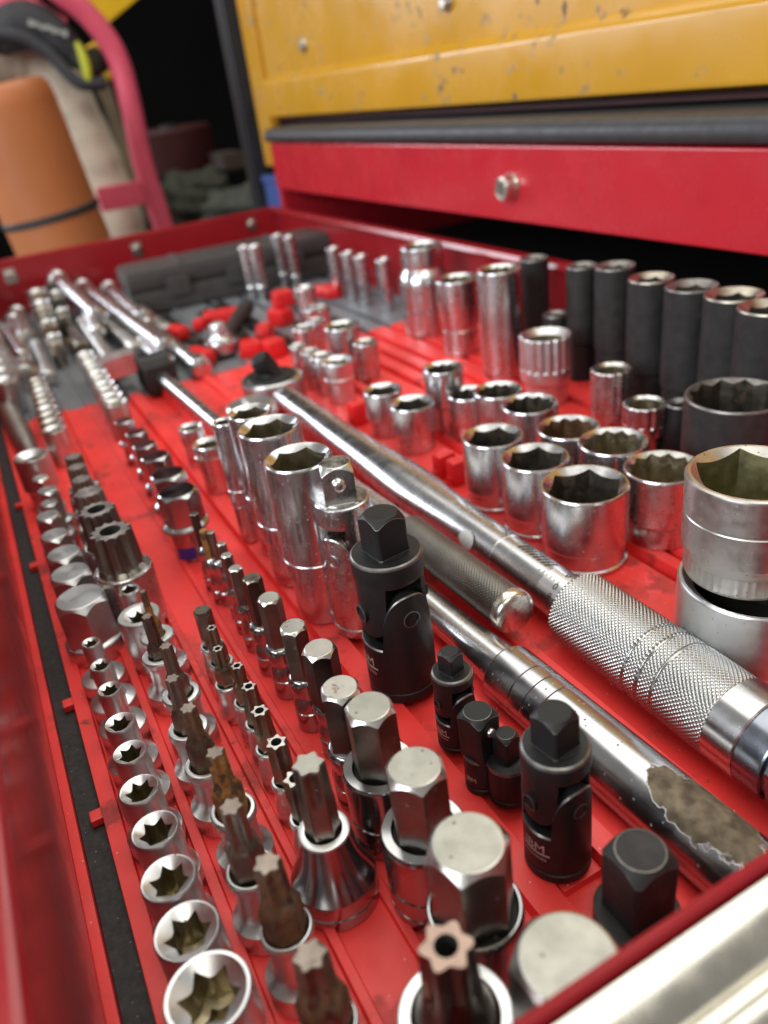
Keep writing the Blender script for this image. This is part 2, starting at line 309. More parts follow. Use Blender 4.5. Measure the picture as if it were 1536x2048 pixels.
# --- matt silver star (female) sockets, front row
FR = 'star sockets in the front row'
def etorx(x, y, H, D, label, rot=0.2):
    N = 144; F = 8.75; kn = teeth(N, F, 0.28, 48); r = D/2
    if r > 8.2: secs = [(F-0.6, 0), (F, 0.6), (kn, 1.0), (kn, 7.4), (F-0.1, 8.0), (F-0.7, 8.6), (max(r-0.3, 8.0), 9.6), (r, 11.5)]
    else: secs = [(F-0.5, 0), (kn, 0.7), (kn, 7.6), (F-0.05, 8.1), (F-0.5, 8.5), (r+1.2, 9.6), (r+0.35, 11.2), (r*0.97, 13.5), (r*0.97, H*0.62), (r, H*0.75)]
    lip = max(0.45, min(1.5, r*0.13)); rin = r-lip; hd = 2*(rin-0.15*r)
    secs += [(r, H-1.1), (r-0.22, H-0.4), (r-0.5, H)] + hole_secs('star', hd, H, rin, min(12, H*0.5), N, 0.75)
    o = MB().loft(secs, N, rot).build('star_socket', [satin, bore, bore_dark], loc=(x, y, 0)); return tag(o, label, 'socket', FR)
etorx(-121.5,-6.5,27, 20.9, 'largest silver star socket, nearest in the front row and cut by the photo edge')
etorx(-139.4,-6.6,27, 16.9, 'second largest silver star socket in the front row, its olive bore catching light', 0.45)
etorx(-156.9,-6.9,27, 15.2, 'third largest silver star socket in the front row, beside a rust topped bit', 0.1)
etorx(-175.3,-6.3,26.5, 14.0, 'fourth largest silver star socket in the front row', 0.5)
etorx(-193.6,-7,26, 12.6, 'mid sized silver star socket beside the front wall tab, fifth from the near end', 0.3)
etorx(-211.9,-6.3,25.5, 11.3, 'silver star socket sixth from the near end of the front row', 0.7)
etorx(-228.7,-6.4,25, 10.6, 'silver star socket with wide flange, seventh from the near end of the front row', 0.4)
etorx(-249,-6.2,25, 8.9, 'slim silver star socket with wide flange, third smallest of the front row', 0.2)
etorx(-265.4,-6.4,25, 8.4, 'slim silver star socket with wide flange, second smallest of the front row', 0.6)
etorx(-282.7,-7.3,25, 7.6, 'smallest slim silver star socket, in front of the largest silver hex bit', 0.35)
satin_lit = mat('satin chamfer painted lit', (0.74, 0.75, 0.76), 1, 0.30, 0.04, 0.05, 110)  # lighter copy of satin; reflected overhead light is put into the chamfer colour
# --- silver one piece hex bits behind them
HG = 'silver hex bits in the front row'
def hexblock(x, y, H, D, label, rot=0.0):
    N = 72; af = D*0.90; hx = poly(N, 6, af, 0.99); rt = af/2*0.93; rf = max(8.75, D/2+0.9)
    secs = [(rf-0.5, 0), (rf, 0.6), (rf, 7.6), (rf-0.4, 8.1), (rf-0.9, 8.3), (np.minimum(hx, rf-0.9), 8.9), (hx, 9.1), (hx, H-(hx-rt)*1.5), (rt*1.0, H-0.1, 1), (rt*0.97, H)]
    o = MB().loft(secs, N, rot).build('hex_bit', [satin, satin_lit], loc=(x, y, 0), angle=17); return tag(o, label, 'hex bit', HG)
hexblock(-313.2,-5.9,29, 23.0, 'largest silver hex bit with a chamfered disc top, nearest of its row', 0.0)
hexblock(-337.5,-6.6,29, 19.2, 'second largest silver chamfered hex bit beside the front wall', 0.05)
hexblock(-358.2,-6.5,29, 17.2, 'third largest silver chamfered hex bit beside the front wall', -0.05)
hexblock(-383,-7.8,28, 15.2, 'fourth largest silver chamfered hex bit beside the front wall', 0.1)
hexblock(-407.8,-8,28, 13.6, 'fifth silver chamfered hex bit counted from the largest', 0.0)
hexblock(-425.8,-5.6,27, 10.2, 'small rounded silver hex bit between two wider ones in the front row', 0.3)
hexblock(-444.3,-4.2,27, 12.0, 'silver hex bit just in front of the two smallest by the wide round socket', 0.1)
hexblock(-465.1,-5.7,27, 10.2, 'farthest small silver hex bit, at the foot of the wide round socket', 0.0)
o = sock(-486.9,-6.5, 34, 20.8, 'upright round silver socket with a pale rim at the far end of the front row', 'round', 11, satin, dl=17, hs=12, depth=10)
mat('worn tip', (0.27, 0.225, 0.19), 0.85, 0.46, 0.08, 0.25, 200, bump=0.15, patches=[((0.16, 0.08, 0.04), 0.62, 160, 0.0, 0.8)])
# --- male star bits on silver bases, second row
def base_secs(N, rf, hf, rw, hc, rc, rh, kn=True):
    k = teeth(N, rf, 0.30, 48) if kn else np.full(N, rf)
    return [(rf-0.5, 0), (k, 0.7), (k, hf-0.6), (rf-0.1, hf), (rf-0.7, hf+0.5), (rw+0.9, hf+1.8), (rw+0.15, hf+3.6), (rw, hf+5.5), (rw, hc-5.5), (rw+0.25, hc-4), (rc-0.2, hc-2.8), (rc, hc-2.2), (rc, hc-0.7), (rc-0.4, hc-0.1), (rc-0.7, hc), (rh+0.35, hc), (rh, hc-0.35), (rh-0.05, hc-2.5, 1)]
def star_bit(x, y, H, tip, label, bitm, hc=24, rc=6.75, sh=None, hole=False, group='star bits in the second row', rot=0.3, runout=13.0, rf=8.75, bm_=None, basem=None, taper=0.93, name='star_bit', lean=0.0, hf=8, kn=True, rw=None):
    root = empty(name, x, y, 0, label, 'star bit', group, rot=(lean, lean*0.5, 0))
    N = 144; sh = sh or tip*0.5+1.1; rh = sh/math.cos(PI/6)+0.35
    MB().loft(base_secs(N, rf, hf, rw or rc*0.84, hc, rc, min(rh, rc-1.0), kn), N).build('base', [basem or satin, dark_gap], root)
    N = 72; hx = poly(N, 6, sh*2, 0.985); st = star(N, tip/2, tip/2*0.74, 6, 1.3)
    secs = [(hx, hc-2.4), (hx, H-runout-2.0), (hx*0.5+st*0.5, H-runout), (st*1.0, H-runout+1.6), (st*taper, H-0.5), (st*taper*0.95, H-0.1, 2), (st*taper*0.90, H, 2)]
    if hole: secs += [(tip*0.19, H), (tip*0.18, H-0.3, 1), (tip*0.17, H-5, 1)]
    MB().loft(secs, N, rot).build('bit', [bitm, dark_gap, MATS['worn tip']], root)
    return root
star_bit(-101.8,15.1,50, 8.3, 'rust stained star bit nearest the camera in the second row, cut by the photo edge', rusty, hc=26)
star_bit(-127.5,15.2,50, 7.5, 'star bit with a brown rusted tip over bright steel shank, second nearest in its row', rusty, hc=26, rot=0.5)
star_bit(-148.2,13.1,50, 6.8, 'dark star bit with a pale worn tip, third nearest in its row', steel, hc=26, rot=0.1)
star_bit(-170.9,15.4,48, 6.0, 'star bit thickly covered in brown rust, fourth nearest in its row', rusty_heavy, hc=25, rot=0.6)
star_bit(-193.3,13.7,48, 5.6, 'slender rusted star bit behind the thickly rusted one', rusty, hc=25, rot=0.2)
star_bit(-212.5,13.3,46, 5.2, 'slender grey star bit with lightly rusted tip, sixth from the near end', steel, hc=25, rot=0.4)
star_bit(-230.9,15.7,46, 4.8, 'thin grey star bit with clean tip beside the red liner, seventh from the near end', steel, hc=25)
star_bit(-259.1,14.5,42, 4.6, 'short grey star bit half hidden behind the needle thin rusty one', steel_dark, hc=24)
star_bit(-275.6,16.9,43, 2.9, 'needle thin star bit rusted bright orange', rusty_heavy, hc=22, sh=2.6)
# two round silver sockets behind the orange bit
sock(-288.2,13.4, 26, 17.6, 'round silver socket with a dark star hole behind the orange rusted bit', 'star', 9.5, satin, dl=16.5, hs=8, lip=2.6)
sock(-303.2,13.7, 30, 9.2, 'narrow silver socket with a small dark hole behind the round star socket', 'sq', 5, satin, dl=11.5, hs=10, lip=1.4)
# --- splined bits
SG = 'splined bits on chrome bases in the second row'
def spline(x, y, H, D, hc, rc, label, rot=0.1, m=None, hole=True, rf=None):
    root = empty('spline_bit', x, y, 0, label, 'spline bit', SG); N = 144; rf = rf or rc+0.2
    k = teeth(N, rf, 0.35, 40)
    MB().loft([(rf-0.6, 0), (rf, 0.6), (rf, 5), (rf-0.3, 5.4), (rf, 5.8), (rf, hc-6), (k, hc-5.4), (k, hc-2.6), (rc+0.1, hc-2), (rc, hc-0.6), (rc-0.5, hc), (D*0.62, hc-0.5), (D*0.56, hc-0.2)], N).build('base', [chrome_worn], root)
    t = star(N, D/2, D/2*0.80, 12, 1.0); t2 = star(N, D/2*1.10, D/2*0.95, 12, 1.0)
    secs = [(D*0.60, hc-0.6), (t2, hc+1.5), (t*1.03, H-5), (t, H-0.5), (t*0.96, H, 2), (t*0.9, H, 2)]
    if hole: secs += [(D*0.25, H, 2), (D*0.24, H-0.4, 1), (D*0.22, H-8, 1)]
    MB().loft(secs, N, rot).build('bit', [m or steel_side, dark_gap, satin_dirty], root); return root
spline(-321.3,14.8,50, 18.0, 31, 12.6, 'nearest and largest splined bit, twelve toothed with a hollow centre')
spline(-351.5,13.6,48, 16.8, 30, 11.8, 'second largest splined bit with a hollow centre, just behind the largest')
spline(-378.9,13.6,46, 14.2, 28, 10.4, 'third largest splined bit with a solid toothed top', hole=False, m=steel)
spline(-402.4,13,44, 10.4, 26, 9.0, 'fourth largest splined bit, solid topped', hole=False, m=steel)
spline(-421.2,13.5,44, 10.0, 26, 8.8, 'fifth splined bit counted from the largest', hole=False, m=steel)
spline(-437.9,14.4,44, 9.6, 25, 8.6, 'smallest splined bit, rusty brown at the far end of its row', hole=False, m=rusty)
# --- hollow tamper star bits, third row
TG = 'small hollow star bits in the third row'
def tamper(x, y, H, tip, label, hole=True, m=None, hc=17, rot=0.2):
    root = empty('tamper_bit', x, y, 0, label, 'star bit', TG); N = 48; rc = 4.3
    rc = 4.9
    MB().loft([(4.7, 0), (5.1, 0.5), (5.1, 6), (4.8, 6.5), (4.8, 7.2), (5.0, 8), (4.6, 10.5), (4.4, 12.5), (4.7, 14.8), (rc, hc-1.3), (rc-0.2, hc-0.3), (rc-0.5, hc), (3.75, hc), (3.55, hc-1.6, 1)], N).build('base', [satin, dark_gap], root)
    sh = 3.1; tip *= 1.22; hx = poly(N, 6, sh*2, 0.985); st = star(N, tip/2, tip/2*0.70, 6, 1.15)
    if hole is None: secs = [(hx, hc-1.5), (hx, H-0.5), (hx*0.92, H)]
    else:
        secs = [(hx, hc-1.5), (hx, H-9.5), (hx*0.55+st*0.45, H-8), (st*1.02, H-6.5), (st, H-0.25), (st*0.96, H, 2)]
        if hole: secs += [(tip*0.24, H, 2), (tip*0.23, H-0.3, 1), (tip*0.2, H-3, 1)]
    MB().loft(secs, N, rot).build('bit', [m or spline_steel, dark_gap, satin_dirty], root); return root
tamper(-262.1,34.8,34, 5.4, 'blunt dark hex bit at the far end of the small star bits', None, steel_dark)
tamper(-249.8,34.7,33, 3.4, 'thinnest hollow star bit next to the blunt hex one')
tamper(-236,32.8,33, 3.4, 'hollow star bit second thinnest, third from the far end of its row', rot=0.5)
tamper(-222.4,35.7,33, 3.8, 'hollow star bit fourth from the far end of its row', rot=0.1)
tamper(-209.6,35.6,33, 4.4, 'hollow star bit with a clear ring tip, fifth from the far end', rot=0.4)
tamper(-196.2,34.6,33, 5.0, 'hollow star bit with golden sheen, sixth from the far end')
tamper(-180,34.2,33, 5.7, 'largest clearly seen hollow star bit, two before the tall flared bit', rot=0.6)
tamper(-163.4,33.7,33, 6.1, 'hollow star bit half hidden behind the tall flared star bit', rot=0.3)
# tall star bit on a flared chrome base
rt = empty('flared_star_bit', -147,34.5, 0, 'tall star bit with a chipped tip on a flared chrome bell base', 'star bit')
N_ = 96
MB().loft([(11.9, 0), (12.3, 0.6), (12.3, 4.2), (11.9, 4.7), (12.3, 5.2), (12.3, 9.6), (12.0, 10.2), (11.6, 11.2), (10.6, 13.6), (9.4, 16.4), (8.5, 19.5), (7.9, 22.6), (7.5, 25.5), (7.35, 27.0), (7.2, 27.7, 2), (6.7, 28, 2), (5.3, 28, 2), (5.1, 27.7, 2), (5.0, 26, 1)], N_).build('base', [chrome_dark_reflect, dark_gap, satin], rt)
hx = poly(N_, 6, 8.6, 0.98); st = star(N_, 4.45, 3.35, 6, 1.3)
MB().loft([(hx, 25.5), (hx, 39), (hx*0.5+st*0.5, 42), (st*1.04, 44), (st, 52.2), (st*0.95, 53, 1), (st*0.7, 53, 1)], N_, 0.25).build('bit', [steel_side, steel_bright], rt)
# --- hex bits, fourth row
QG = 'hex bits in the fourth row'
def hex_bit(x, y, H, corner, hc, rc, label, m, rot=0.0, small=False, basem=None, k=1.35):
    root = empty('hex_bit_socket', x, y, 0, label, 'hex bit', QG); N = 72
    af = corner*0.866; hx = poly(N, 6, af, 0.99); rt_ = af/2*0.915
    if small == 2: bs = [(rc-0.3, 0), (rc, 0.5), (rc, 7), (rc-0.5, 7.6), (rc-0.2, 8.4), (rc-0.1, 12), (rc-0.7, 14), (rc-0.9, 17), (rc-0.4, 18.6), (rc, 20), (rc+0.1, 21.4), (rc-0.4, 23), (rc-1.2, 24), (min(rc-1.4, af/2), 24.6)]
    elif small: bs = [(rc-0.4, 0), (rc, 0.5), (rc, 8.4), (rc-0.35, 8.7), (rc-0.35, 9.3), (rc, 9.6), (rc, hc*0.52), (rc-0.9, hc*0.60), (rc-0.9, hc*0.66), (rc-0.2, hc*0.72), (rc+0.25, hc-3), (rc+0.2, hc-1.8), (rc-0.3, hc-0.7), (rc-1.0, hc-0.2), (max(af/2*0.9, rc-1.8), hc)]
    else: bs = [(rc-0.6, 0), (rc, 0.6), (rc, 4.6), (rc-0.4, 5.1), (rc, 5.6), (rc, 11.5), (rc-0.35, 12.0), (rc-0.1, 12.6), (rc, hc-1.6), (rc-0.2, hc-0.6), (rc-0.7, hc), (corner/2+0.45, hc), (corner/2+0.2, hc-0.4), (corner/2+0.15, hc-2.0, 1)]
    MB().loft(bs, N).build('base', [basem or chrome_dark_reflect, dark_gap], root)
    zb = hc-2 if small != 2 else 20
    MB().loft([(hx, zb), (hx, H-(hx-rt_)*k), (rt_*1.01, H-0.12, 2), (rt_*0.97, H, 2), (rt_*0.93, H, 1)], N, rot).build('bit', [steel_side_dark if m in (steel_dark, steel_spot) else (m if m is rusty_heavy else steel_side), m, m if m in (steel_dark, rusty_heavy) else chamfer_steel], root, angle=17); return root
hex_bit(-72.7,58.2,52, 23.8, 30, 12.6, 'widest hex bit, its pale disc top cut by the zinc slide at the photo edge', steel_bright, R(2))
hex_bit(-105.3,56.3,52, 20.8, 29, 12.0, 'large hex bit with a yellowish smudged top in a chrome collar', steel_bright, R(18))
hex_bit(-131.4,57.4,52, 16.9, 29, 12.0, 'large hex bit with a clean grey top, between the smudged one and the scratched one', steel_bright, R(42))
hex_bit(-157.7,57.6,52, 15.3, 29, 11.3, 'bright hex bit with a radially scratched top in a wide chrome collar', steel_bright, R(50))
hex_bit(-175.5,55.9,47, 13.4, 24, 7.6, 'hex bit with its top half brown and half polished', steel_spot, R(40), True)
hex_bit(-197.8,58.6,46, 12.0, 24, 5.9, 'hex bit with a rust patch on its chamfered top', steel_spot, R(13), True)
hex_bit(-215.6,56.4,45, 10.4, 24, 5.7, 'hex bit with a clean top on a stepped chrome base, behind the rust patched one', steel_bright, R(45), True)
hex_bit(-237.2,55.6,45, 9.2, 24, 5.7, 'slender hex bit with a silvery rimmed top, before the dark brown one', steel_bright, R(13), True)
hex_bit(-254.2,54.9,45, 7.9, 24, 5.6, 'slender dark brown hex bit with a reddish top', steel_dark, R(15), True)
hex_bit(-271.6,53.1,41, 6.0, 22, 3.7, 'thin bright topped hex bit on a beaded base, next to the dark brown one', steel_bright, R(0), 2)
hex_bit(-285.6,53.6,40, 5.0, 22, 3.6, 'thin hex bit on a beaded base, second thin one from the near end', steel_bright, R(20), 2)
hex_bit(-298.1,55.1,39, 4.2, 22, 3.6, 'thin hex bit on a beaded base, third thin one from the near end', steel, R(10), 2)
hex_bit(-311.2,54.3,39, 3.5, 22, 3.5, 'pin thin hex bit on a beaded base, before the rusty orange one', steel, R(0), 2)
hex_bit(-314.8,51.9,39, 4.0, 22, 3.5, 'thin rusty orange hex bit on a beaded chrome base', rusty_heavy, R(0), 2)
hex_bit(-327.9,51.9,42, 4.4, 22, 3.5, 'thin dark brown hex bit at the foot of the big chrome hex bolt heads', steel_dark, R(0), 2)
# big hollow star bit in a pale collar
tt = empty('hollow_star_bit', -84.4,38, 0, 'big coppery hollow star bit in a broad pale collar at the photo edge', 'star bit')
MB().loft([(12.2, 0), (12.7, 0.6), (12.7, 10), (12.3, 10.5), (12.6, 11), (12.6, 31.6), (12.4, 32.5), (11.9, 33), (9.6, 33), (9.3, 32.6), (9.2, 29, 1)], N_).build('base', [satin, dark_gap], tt)
st = star(N_, 5.7, 4.25, 6, 1.7)
rd = np.full(N_, 6.6)
MB().loft([(9.0, 29), (8.8, 33.2), (7.6, 37), (rd*0.9+st*0.1, 40), (rd*0.4+st*0.66, 43), (st*1.06, 45.5), (st, 56.5), (st*0.96, 57, 2), (2.5, 57, 2), (2.4, 56.6, 1), (2.3, 48, 1)], N_, 0.15).build('bit', [mat('brown star steel', (0.14, 0.115, 0.095), 1, 0.34, 0.08, 0.2, 120, bump=0.06, patches=[((0.11, 0.06, 0.03), 0.60, 110, 0.1, 0.7)]), dark_gap, mat('coppery star steel', (0.30, 0.215, 0.175), 1, 0.36, 0.08, 0.15, 120, bump=0.06, patches=[((0.12, 0.07, 0.035), 0.66, 110, 0.1, 0.7)])], tt)
# --- chrome hex sockets with blue size bands, far part of the third row
KG = 'chrome hex bits with blue bands'
def chrome_hex(x, y, H, corner, label, rot=0.0, band=True):
    root = empty('chrome_hex_bit', x, y, 0, label, 'hex bit', KG); N = 72; af = corner*0.866
    hx = poly(N, 6, af, 0.98); r = corner/2
    MB().loft([(r*0.85-0.4, 0), (r*0.85, 0.5), (r*0.85, H*0.42), (r*0.9, H*0.44), (r*1.06, H*0.46), (r*1.1, H*0.48), (r*1.1, H*0.51), (r*1.02, H*0.53), (hx, H*0.55), (hx, H-(hx-af*0.46)*0.9), (af*0.46, H-0.1), (af*0.40, H)], N, rot).build('head', [chrome_dark_reflect], root, angle=20)
    if band:
        b = MB(); a = [R(-62)+R(60)*i/8 for i in range(9)]; rr = r*0.85+0.08
        lo = [b.addv((rr*math.cos(t), rr*math.sin(t), 2.5)) for t in a]; hi = [b.addv((rr*math.cos(t), rr*math.sin(t), 9.0)) for t in a]
        b.strip(lo, hi); b.build('size_band', blue_print, root)
    return root
chrome_hex(-366.4,52.9,38, 21.8, 'largest domed chrome hex bit with a blue band, nearest of its line', 0.25)
chrome_hex(-395.8,54.9,36, 20.4, 'second largest domed chrome hex bit with a bright glint on its edge', 0.1)
chrome_hex(-427.3,55.3,35, 17.8, 'third largest domed chrome hex bit of the blue banded line', 0.3)
chrome_hex(-454.6,54.8,33, 15.6, 'fourth largest domed chrome hex bit of the blue banded line', 0.0)
chrome_hex(-481.3,55.2,32, 14.4, 'fifth domed chrome hex bit of the blue banded line', 0.2)
chrome_hex(-511.3,53.4,31, 13.0, 'farthest domed chrome hex bit of the blue banded line', 0.1, False)
# --- small beaded chrome sockets receding behind both rows
BG = 'small chrome sockets receding to the far end'
def far_socket(x, y, H, D, label, m=None, hole='hex'):
    return sock(x, y, H, D, label, hole, D*0.6, m or chrome, dl=D*0.86, hs=H*0.45, group=BG, N=36, depth=H*0.4)
ordn = ['first', 'second', 'third', 'fourth', 'fifth', 'sixth', 'seventh', 'eighth', 'ninth', 'tenth']
for i in range(9):
    far_socket(-548-16.6*i, 12.0+0.4*i, 26, 16.2-0.25*i, '%s small chrome socket behind the splined bits, counting towards the far wall' % ordn[i], satin_dirty if i % 3 else satin)
for i in range(10):
    far_socket(-566-17.4*i, 57+0.4*i, 27, 17.0-0.2*i, '%s small chrome socket behind the blue banded hex bits, counting towards the far wall' % ordn[i], satin if i % 2 else satin_dirty)
for i in range(9):
    far_socket(-800-28*i, 44+1.4*i, 24+1.6*i, 14.0+1.2*i, '%s small socket of the upright line across the grey liner, counting towards the far wall' % ordn[i], [steel, chrome, rusty, chrome_worn, steel_dark][i % 5])
for i in range(7):
    far_socket(-905-26*i, 66+2.2*i, 26+2*i, 15+0.6*i, '%s dark socket of the line beside the upright one at the far wall' % ordn[i], [steel_dark, chrome_worn, black_matt][i % 3])
for i in range(4):
    far_socket(-690-24*i, -8.0, 30+2*i, 21-0.6*i, '%s pale silver socket of the four against the front wall at the far end' % ordn[i], satin)
# --- deep chrome sockets, universal joints and adaptors
DG = 'deep chrome sockets behind the hex bits'
def deep(x, y, H, D, label, af, hs, dl):
    return sock(x, y, H, D, label, 'hex', af, chrome, group=DG, depth=H*0.5, body=[(dl/2-1, 0), (dl/2, 1), (dl/2, hs-0.6), (dl/2-0.3, hs), (D/2-0.5, hs+0.4), (D/2, hs+1.0), (D/2, hs+9), (D/2-0.35, hs+9.4), (D/2-0.35, hs+10.2), (D/2, hs+10.6)], rot=R(20))
d1 = deep(-278.2,89.9,76, 28.4, 'tallest wide deep chrome socket, nearest of the three, with an olive hexagon bore', 20.5, 22, 25)
deep(-313.2,90.8,78, 28.2, 'deep chrome socket in the middle of the three, its bore stained yellow', 20.0, 24, 24.5)
deep(-343,91.6,76, 21.4, 'narrower deep chrome socket, farthest of the three', 15.0, 24, 18.5)
deep(-360.9,82.9,68, 11.6, 'very slim deep chrome socket beside the breaker bar shaft', 8, 22, 10.5)
sock(-431.7,87.5, 31, 19.6, 'short chrome socket with a stepped twelve point mouth, left of the deep sockets', '12', 12.5, chrome, body=[(7.6, 0), (8.2, 0.8), (8.2, 12), (9.6, 22), (9.8, 23), (9.8, 24), (9.2, 24.4), (9.2, 25.2), (9.8, 25.6)])
sock(-479,88.1, 26, 15.8, 'small chrome socket with a double rim, farthest left of the deep sockets', '12', 10, chrome, body=[(6.2, 0), (6.7, 0.8), (6.7, 10), (7.7, 17), (7.9, 18)])
def yoke(b, D, zb, zt, phi, up, N=96, m=0, ri=0.60, flat=0.0):
    """ring wall whose end rises into two rounded prongs; up=False hangs them downward"""
    t = th(N); d = np.abs(np.mod(t-phi+PI/2, PI)-PI/2); wdt = R(60)
    h = zb+(zt-zb)*np.sqrt(np.clip(1-(d/wdt)**2, 0, 1))
    Ro = D/2; s = 1 if up else -1
    return t, h, Ro, s
def ujoint(x, y, H, D, sq, phi, label, m, text=None, tang=0.0, tsize=5.0, sqrot=0.0, ball=False, worn=None, group='black universal joints', tilt=(0, 0, 0)):
    root = empty('universal_joint', x, y, 0, label, 'universal joint', group, rot=tilt); N = 96; Ro = D/2; ri = Ro*0.66
    worn = worn or black_worn; mats = [m, worn, dark_gap]
    t = th(N)
    def prong(ph, wd, ex): return np.clip(1-(np.abs(np.mod(t-ph+PI/2, PI)-PI/2)/R(wd))**ex, 0, 1)**(1/ex)
    zb, zt = H*0.33, H*0.63
    h = zb+(zt-zb)*prong(phi, 51, 2.4)
    b = MB()
    b.loft([(Ro-0.8, 0), (Ro, 0.7), (Ro, H*0.055), (Ro-0.45, H*0.055+0.3), (Ro-0.45, H*0.055+0.9), (Ro, H*0.055+1.2, 0), (Ro, zb-2), (Ro, zb-0.5), (Ro, h-0.5), (Ro-0.45, h, 1), (ri+0.3, h), (ri, h-0.4), (ri*0.92, zb-2.5, 2), (ri*0.5, zb-3, 2)], N)
    b.build('lower_yoke', mats, root)
    zu, zl, zc = H*0.675, H*0.39, H*0.80
    hu = zu-(zu-zl)*prong(phi+PI/2, 51, 4.0)
    b = MB(); Ru = Ro*0.99
    b.loft([(ri*0.5, zu+1.5, 2), (ri*0.92, zu+1.2, 2), (ri, hu+0.4), (ri+0.3, hu), (Ru*0.95-0.45, hu), (Ru*0.95, hu+0.5, 1), (Ru*0.95, zu+H*0.012), (Ru, zu+H*0.03), (Ru, zc-1.2), (Ru-0.3, zc-0.4, 1), (Ru-0.9, zc, 1), (sq*0.66, zc), (sq*0.66, zc+0.3), (sq*0.60, zc+0.35)], N)
    b.build('upper_yoke', mats, root)
    s_ = poly(N, 4, sq, 0.985 if ball else 0.93); rt_ = sq*0.47
    MB().loft([(s_*1.04, zc-0.4, 1), (s_*1.02, zc+0.5, 1), (s_*1.0, zc+0.8), (s_, H-0.4-(s_-rt_)*0.95), (s_*0.985, H-0.1-(s_-rt_)*0.95, 1), (rt_*1.0, H-0.12), (rt_*0.96, H), (rt_*0.9, H)], N, sqrot).build('square_drive', mats, root)
    c = ri*0.80; bb = MB(); bb.box(-c, c, -c, c, -c*1.15, c*1.15)
    bb.build('centre_block', [m], root, loc=(0, 0, H*0.505), rot=(0, 0, phi), bevel=0.5)
    for k in range(4):
        a = phi+k*PI/2; up = k % 2 == 0; pr = D*0.115
        b = MB(); b.T = Matrix.Rotation(a, 4, 'Z') @ Matrix.Translation((Ro*0.93, 0, H*0.505+(-0.6 if up else 0.6))) @ Matrix.Rotation(PI/2, 4, 'Y')
        b.loft([(pr*1.12, 0), (pr*1.12, Ro*0.075, 0), (pr*1.0, Ro*0.09, 1), (pr*0.92, Ro*0.09), (pr*0.85, Ro*0.05)], 24)
        b.build('pin', mats, root)
    if ball:
        b = MB(); b.T = Matrix.Rotation(ball[0], 4, 'Z') @ Matrix.Translation((sq/2-0.9, 0, H-sq*0.55)) @ Matrix.Rotation(PI/2, 4, 'Y')
        b.loft([(3.0, 0), (3.0, 1.1), (2.7, 2.0), (1.9, 2.8), (0.7, 3.2)], 20); b.build('detent_ball', [chrome], root)
    if text:
        wrap_text('JBM', tsize, Ro, H*0.235, tang, etch, root, proud=0.06)
        a0, a1 = tang-tsize*1.05/Ro, tang+tsize*1.05/Ro
        b = MB(); aa = [a0+(a1-a0)*i/8 for i in range(9)]; rr = Ro+0.06; zz = H*0.235-tsize*0.52
        b.strip([b.addv((rr*math.cos(t_), rr*math.sin(t_), zz)) for t_ in aa], [b.addv((rr*math.cos(t_), rr*math.sin(t_), zz+tsize*0.14)) for t_ in aa]); b.build('lettering', etch, root)
        wrap_text('machines', tsize*0.46, Ro, zz-tsize*0.30, tang, etch, root, proud=0.06)
    return root
ujoint(-215.7,95, 75.5, 26.4, 12.7, R(2), 'largest black universal joint, standing between the hex bits and the knurled handle', black, True, R(-92), 5.6, R(-38))
ujoint(-122.5,94.8, 57, 19.2, 9.6, R(3), 'medium black universal joint with JBM lettering, nearest the camera', black, True, R(-80), 4.6, R(-37))
ujoint(-177.5,95.6, 40, 14.2, 6.4, R(5), 'smallest black universal joint, beside the breaker bar collar', black, True, R(-80), 3.2, R(-28))
# chrome universal joint leaning behind the big black one
ujoint(-258.8,98, 78, 23.0, 12.7, R(-60), 'chrome universal joint with a sprung ball on its square, behind the large black one', chrome_worn, None, 0, 5, R(25), ball=(R(-20),), worn=chrome, group=None)
def square_adaptor(x, y, H, D, sq, hb, label, rot, m=None, ballang=None, neck=None, txt=None):
    root = empty('socket_adaptor', x, y, 0, label, 'adaptor', 'black square adaptors'); N = 72; Ro = D/2; m = m or black; s_ = poly(N, 4, sq, 0.93); rt_ = sq*0.44
    MB().loft([(Ro-0.8, 0), (Ro, 0.7), (Ro, 2.6), (Ro-0.3, 2.9), (Ro-0.3, 3.5), (Ro, 3.8)] + (neck or [(Ro, hb-0.8), (Ro-0.3, hb-0.2, 1), (Ro-0.9, hb)]) + [(np.minimum(s_, Ro-0.5), hb+0.05)], N, rot).build('base', [m, black_worn], root)
    MB().loft([(s_*0.97, hb-0.5), (s_, H-0.2-(s_-rt_)*1.0), (s_*0.985, H+0.05-(s_-rt_)*1.0, 1), (rt_*1.02, H-0.05), (rt_*0.98, H, 1), (rt_*0.93, H)], N, rot).build('square_drive', [m, black_worn], root)
    if ballang is not None:
        b = MB(); b.T = Matrix.Rotation(ballang, 4, 'Z') @ Matrix.Translation((sq/2-0.7, 0, H-sq*0.62)) @ Matrix.Rotation(PI/2, 4, 'Y')
        b.loft([(1.7, 0), (1.7, 0.8), (1.4, 1.5), (0.8, 1.9), (0.2, 2.05)], 20); b.build('detent_ball', [chrome], root)
    if txt: wrap_text('JBM', 2.6, Ro, 7.0, R(-72), etch, root, proud=0.06)
    return root
square_adaptor(-89.9,93.8, 39, 21.5, 13.4, 17, 'large black square adaptor close to the zinc slide', R(-46), black_matt)
square_adaptor(-156.8,92, 32, 11.6, 9.8, 15, 'black square adaptor with a chrome detent ball, between two joints', R(-30), black, ballang=R(15), txt=True)
square_adaptor(-148.6,96.4, 27, 13.2, 6.4, 16.5, 'small black adaptor with a thin square on a round shoulder', R(-33), black, neck=[(6.6, 14.6), (6.3, 15.6, 1), (5.2, 16.2), (4.4, 16.6)])
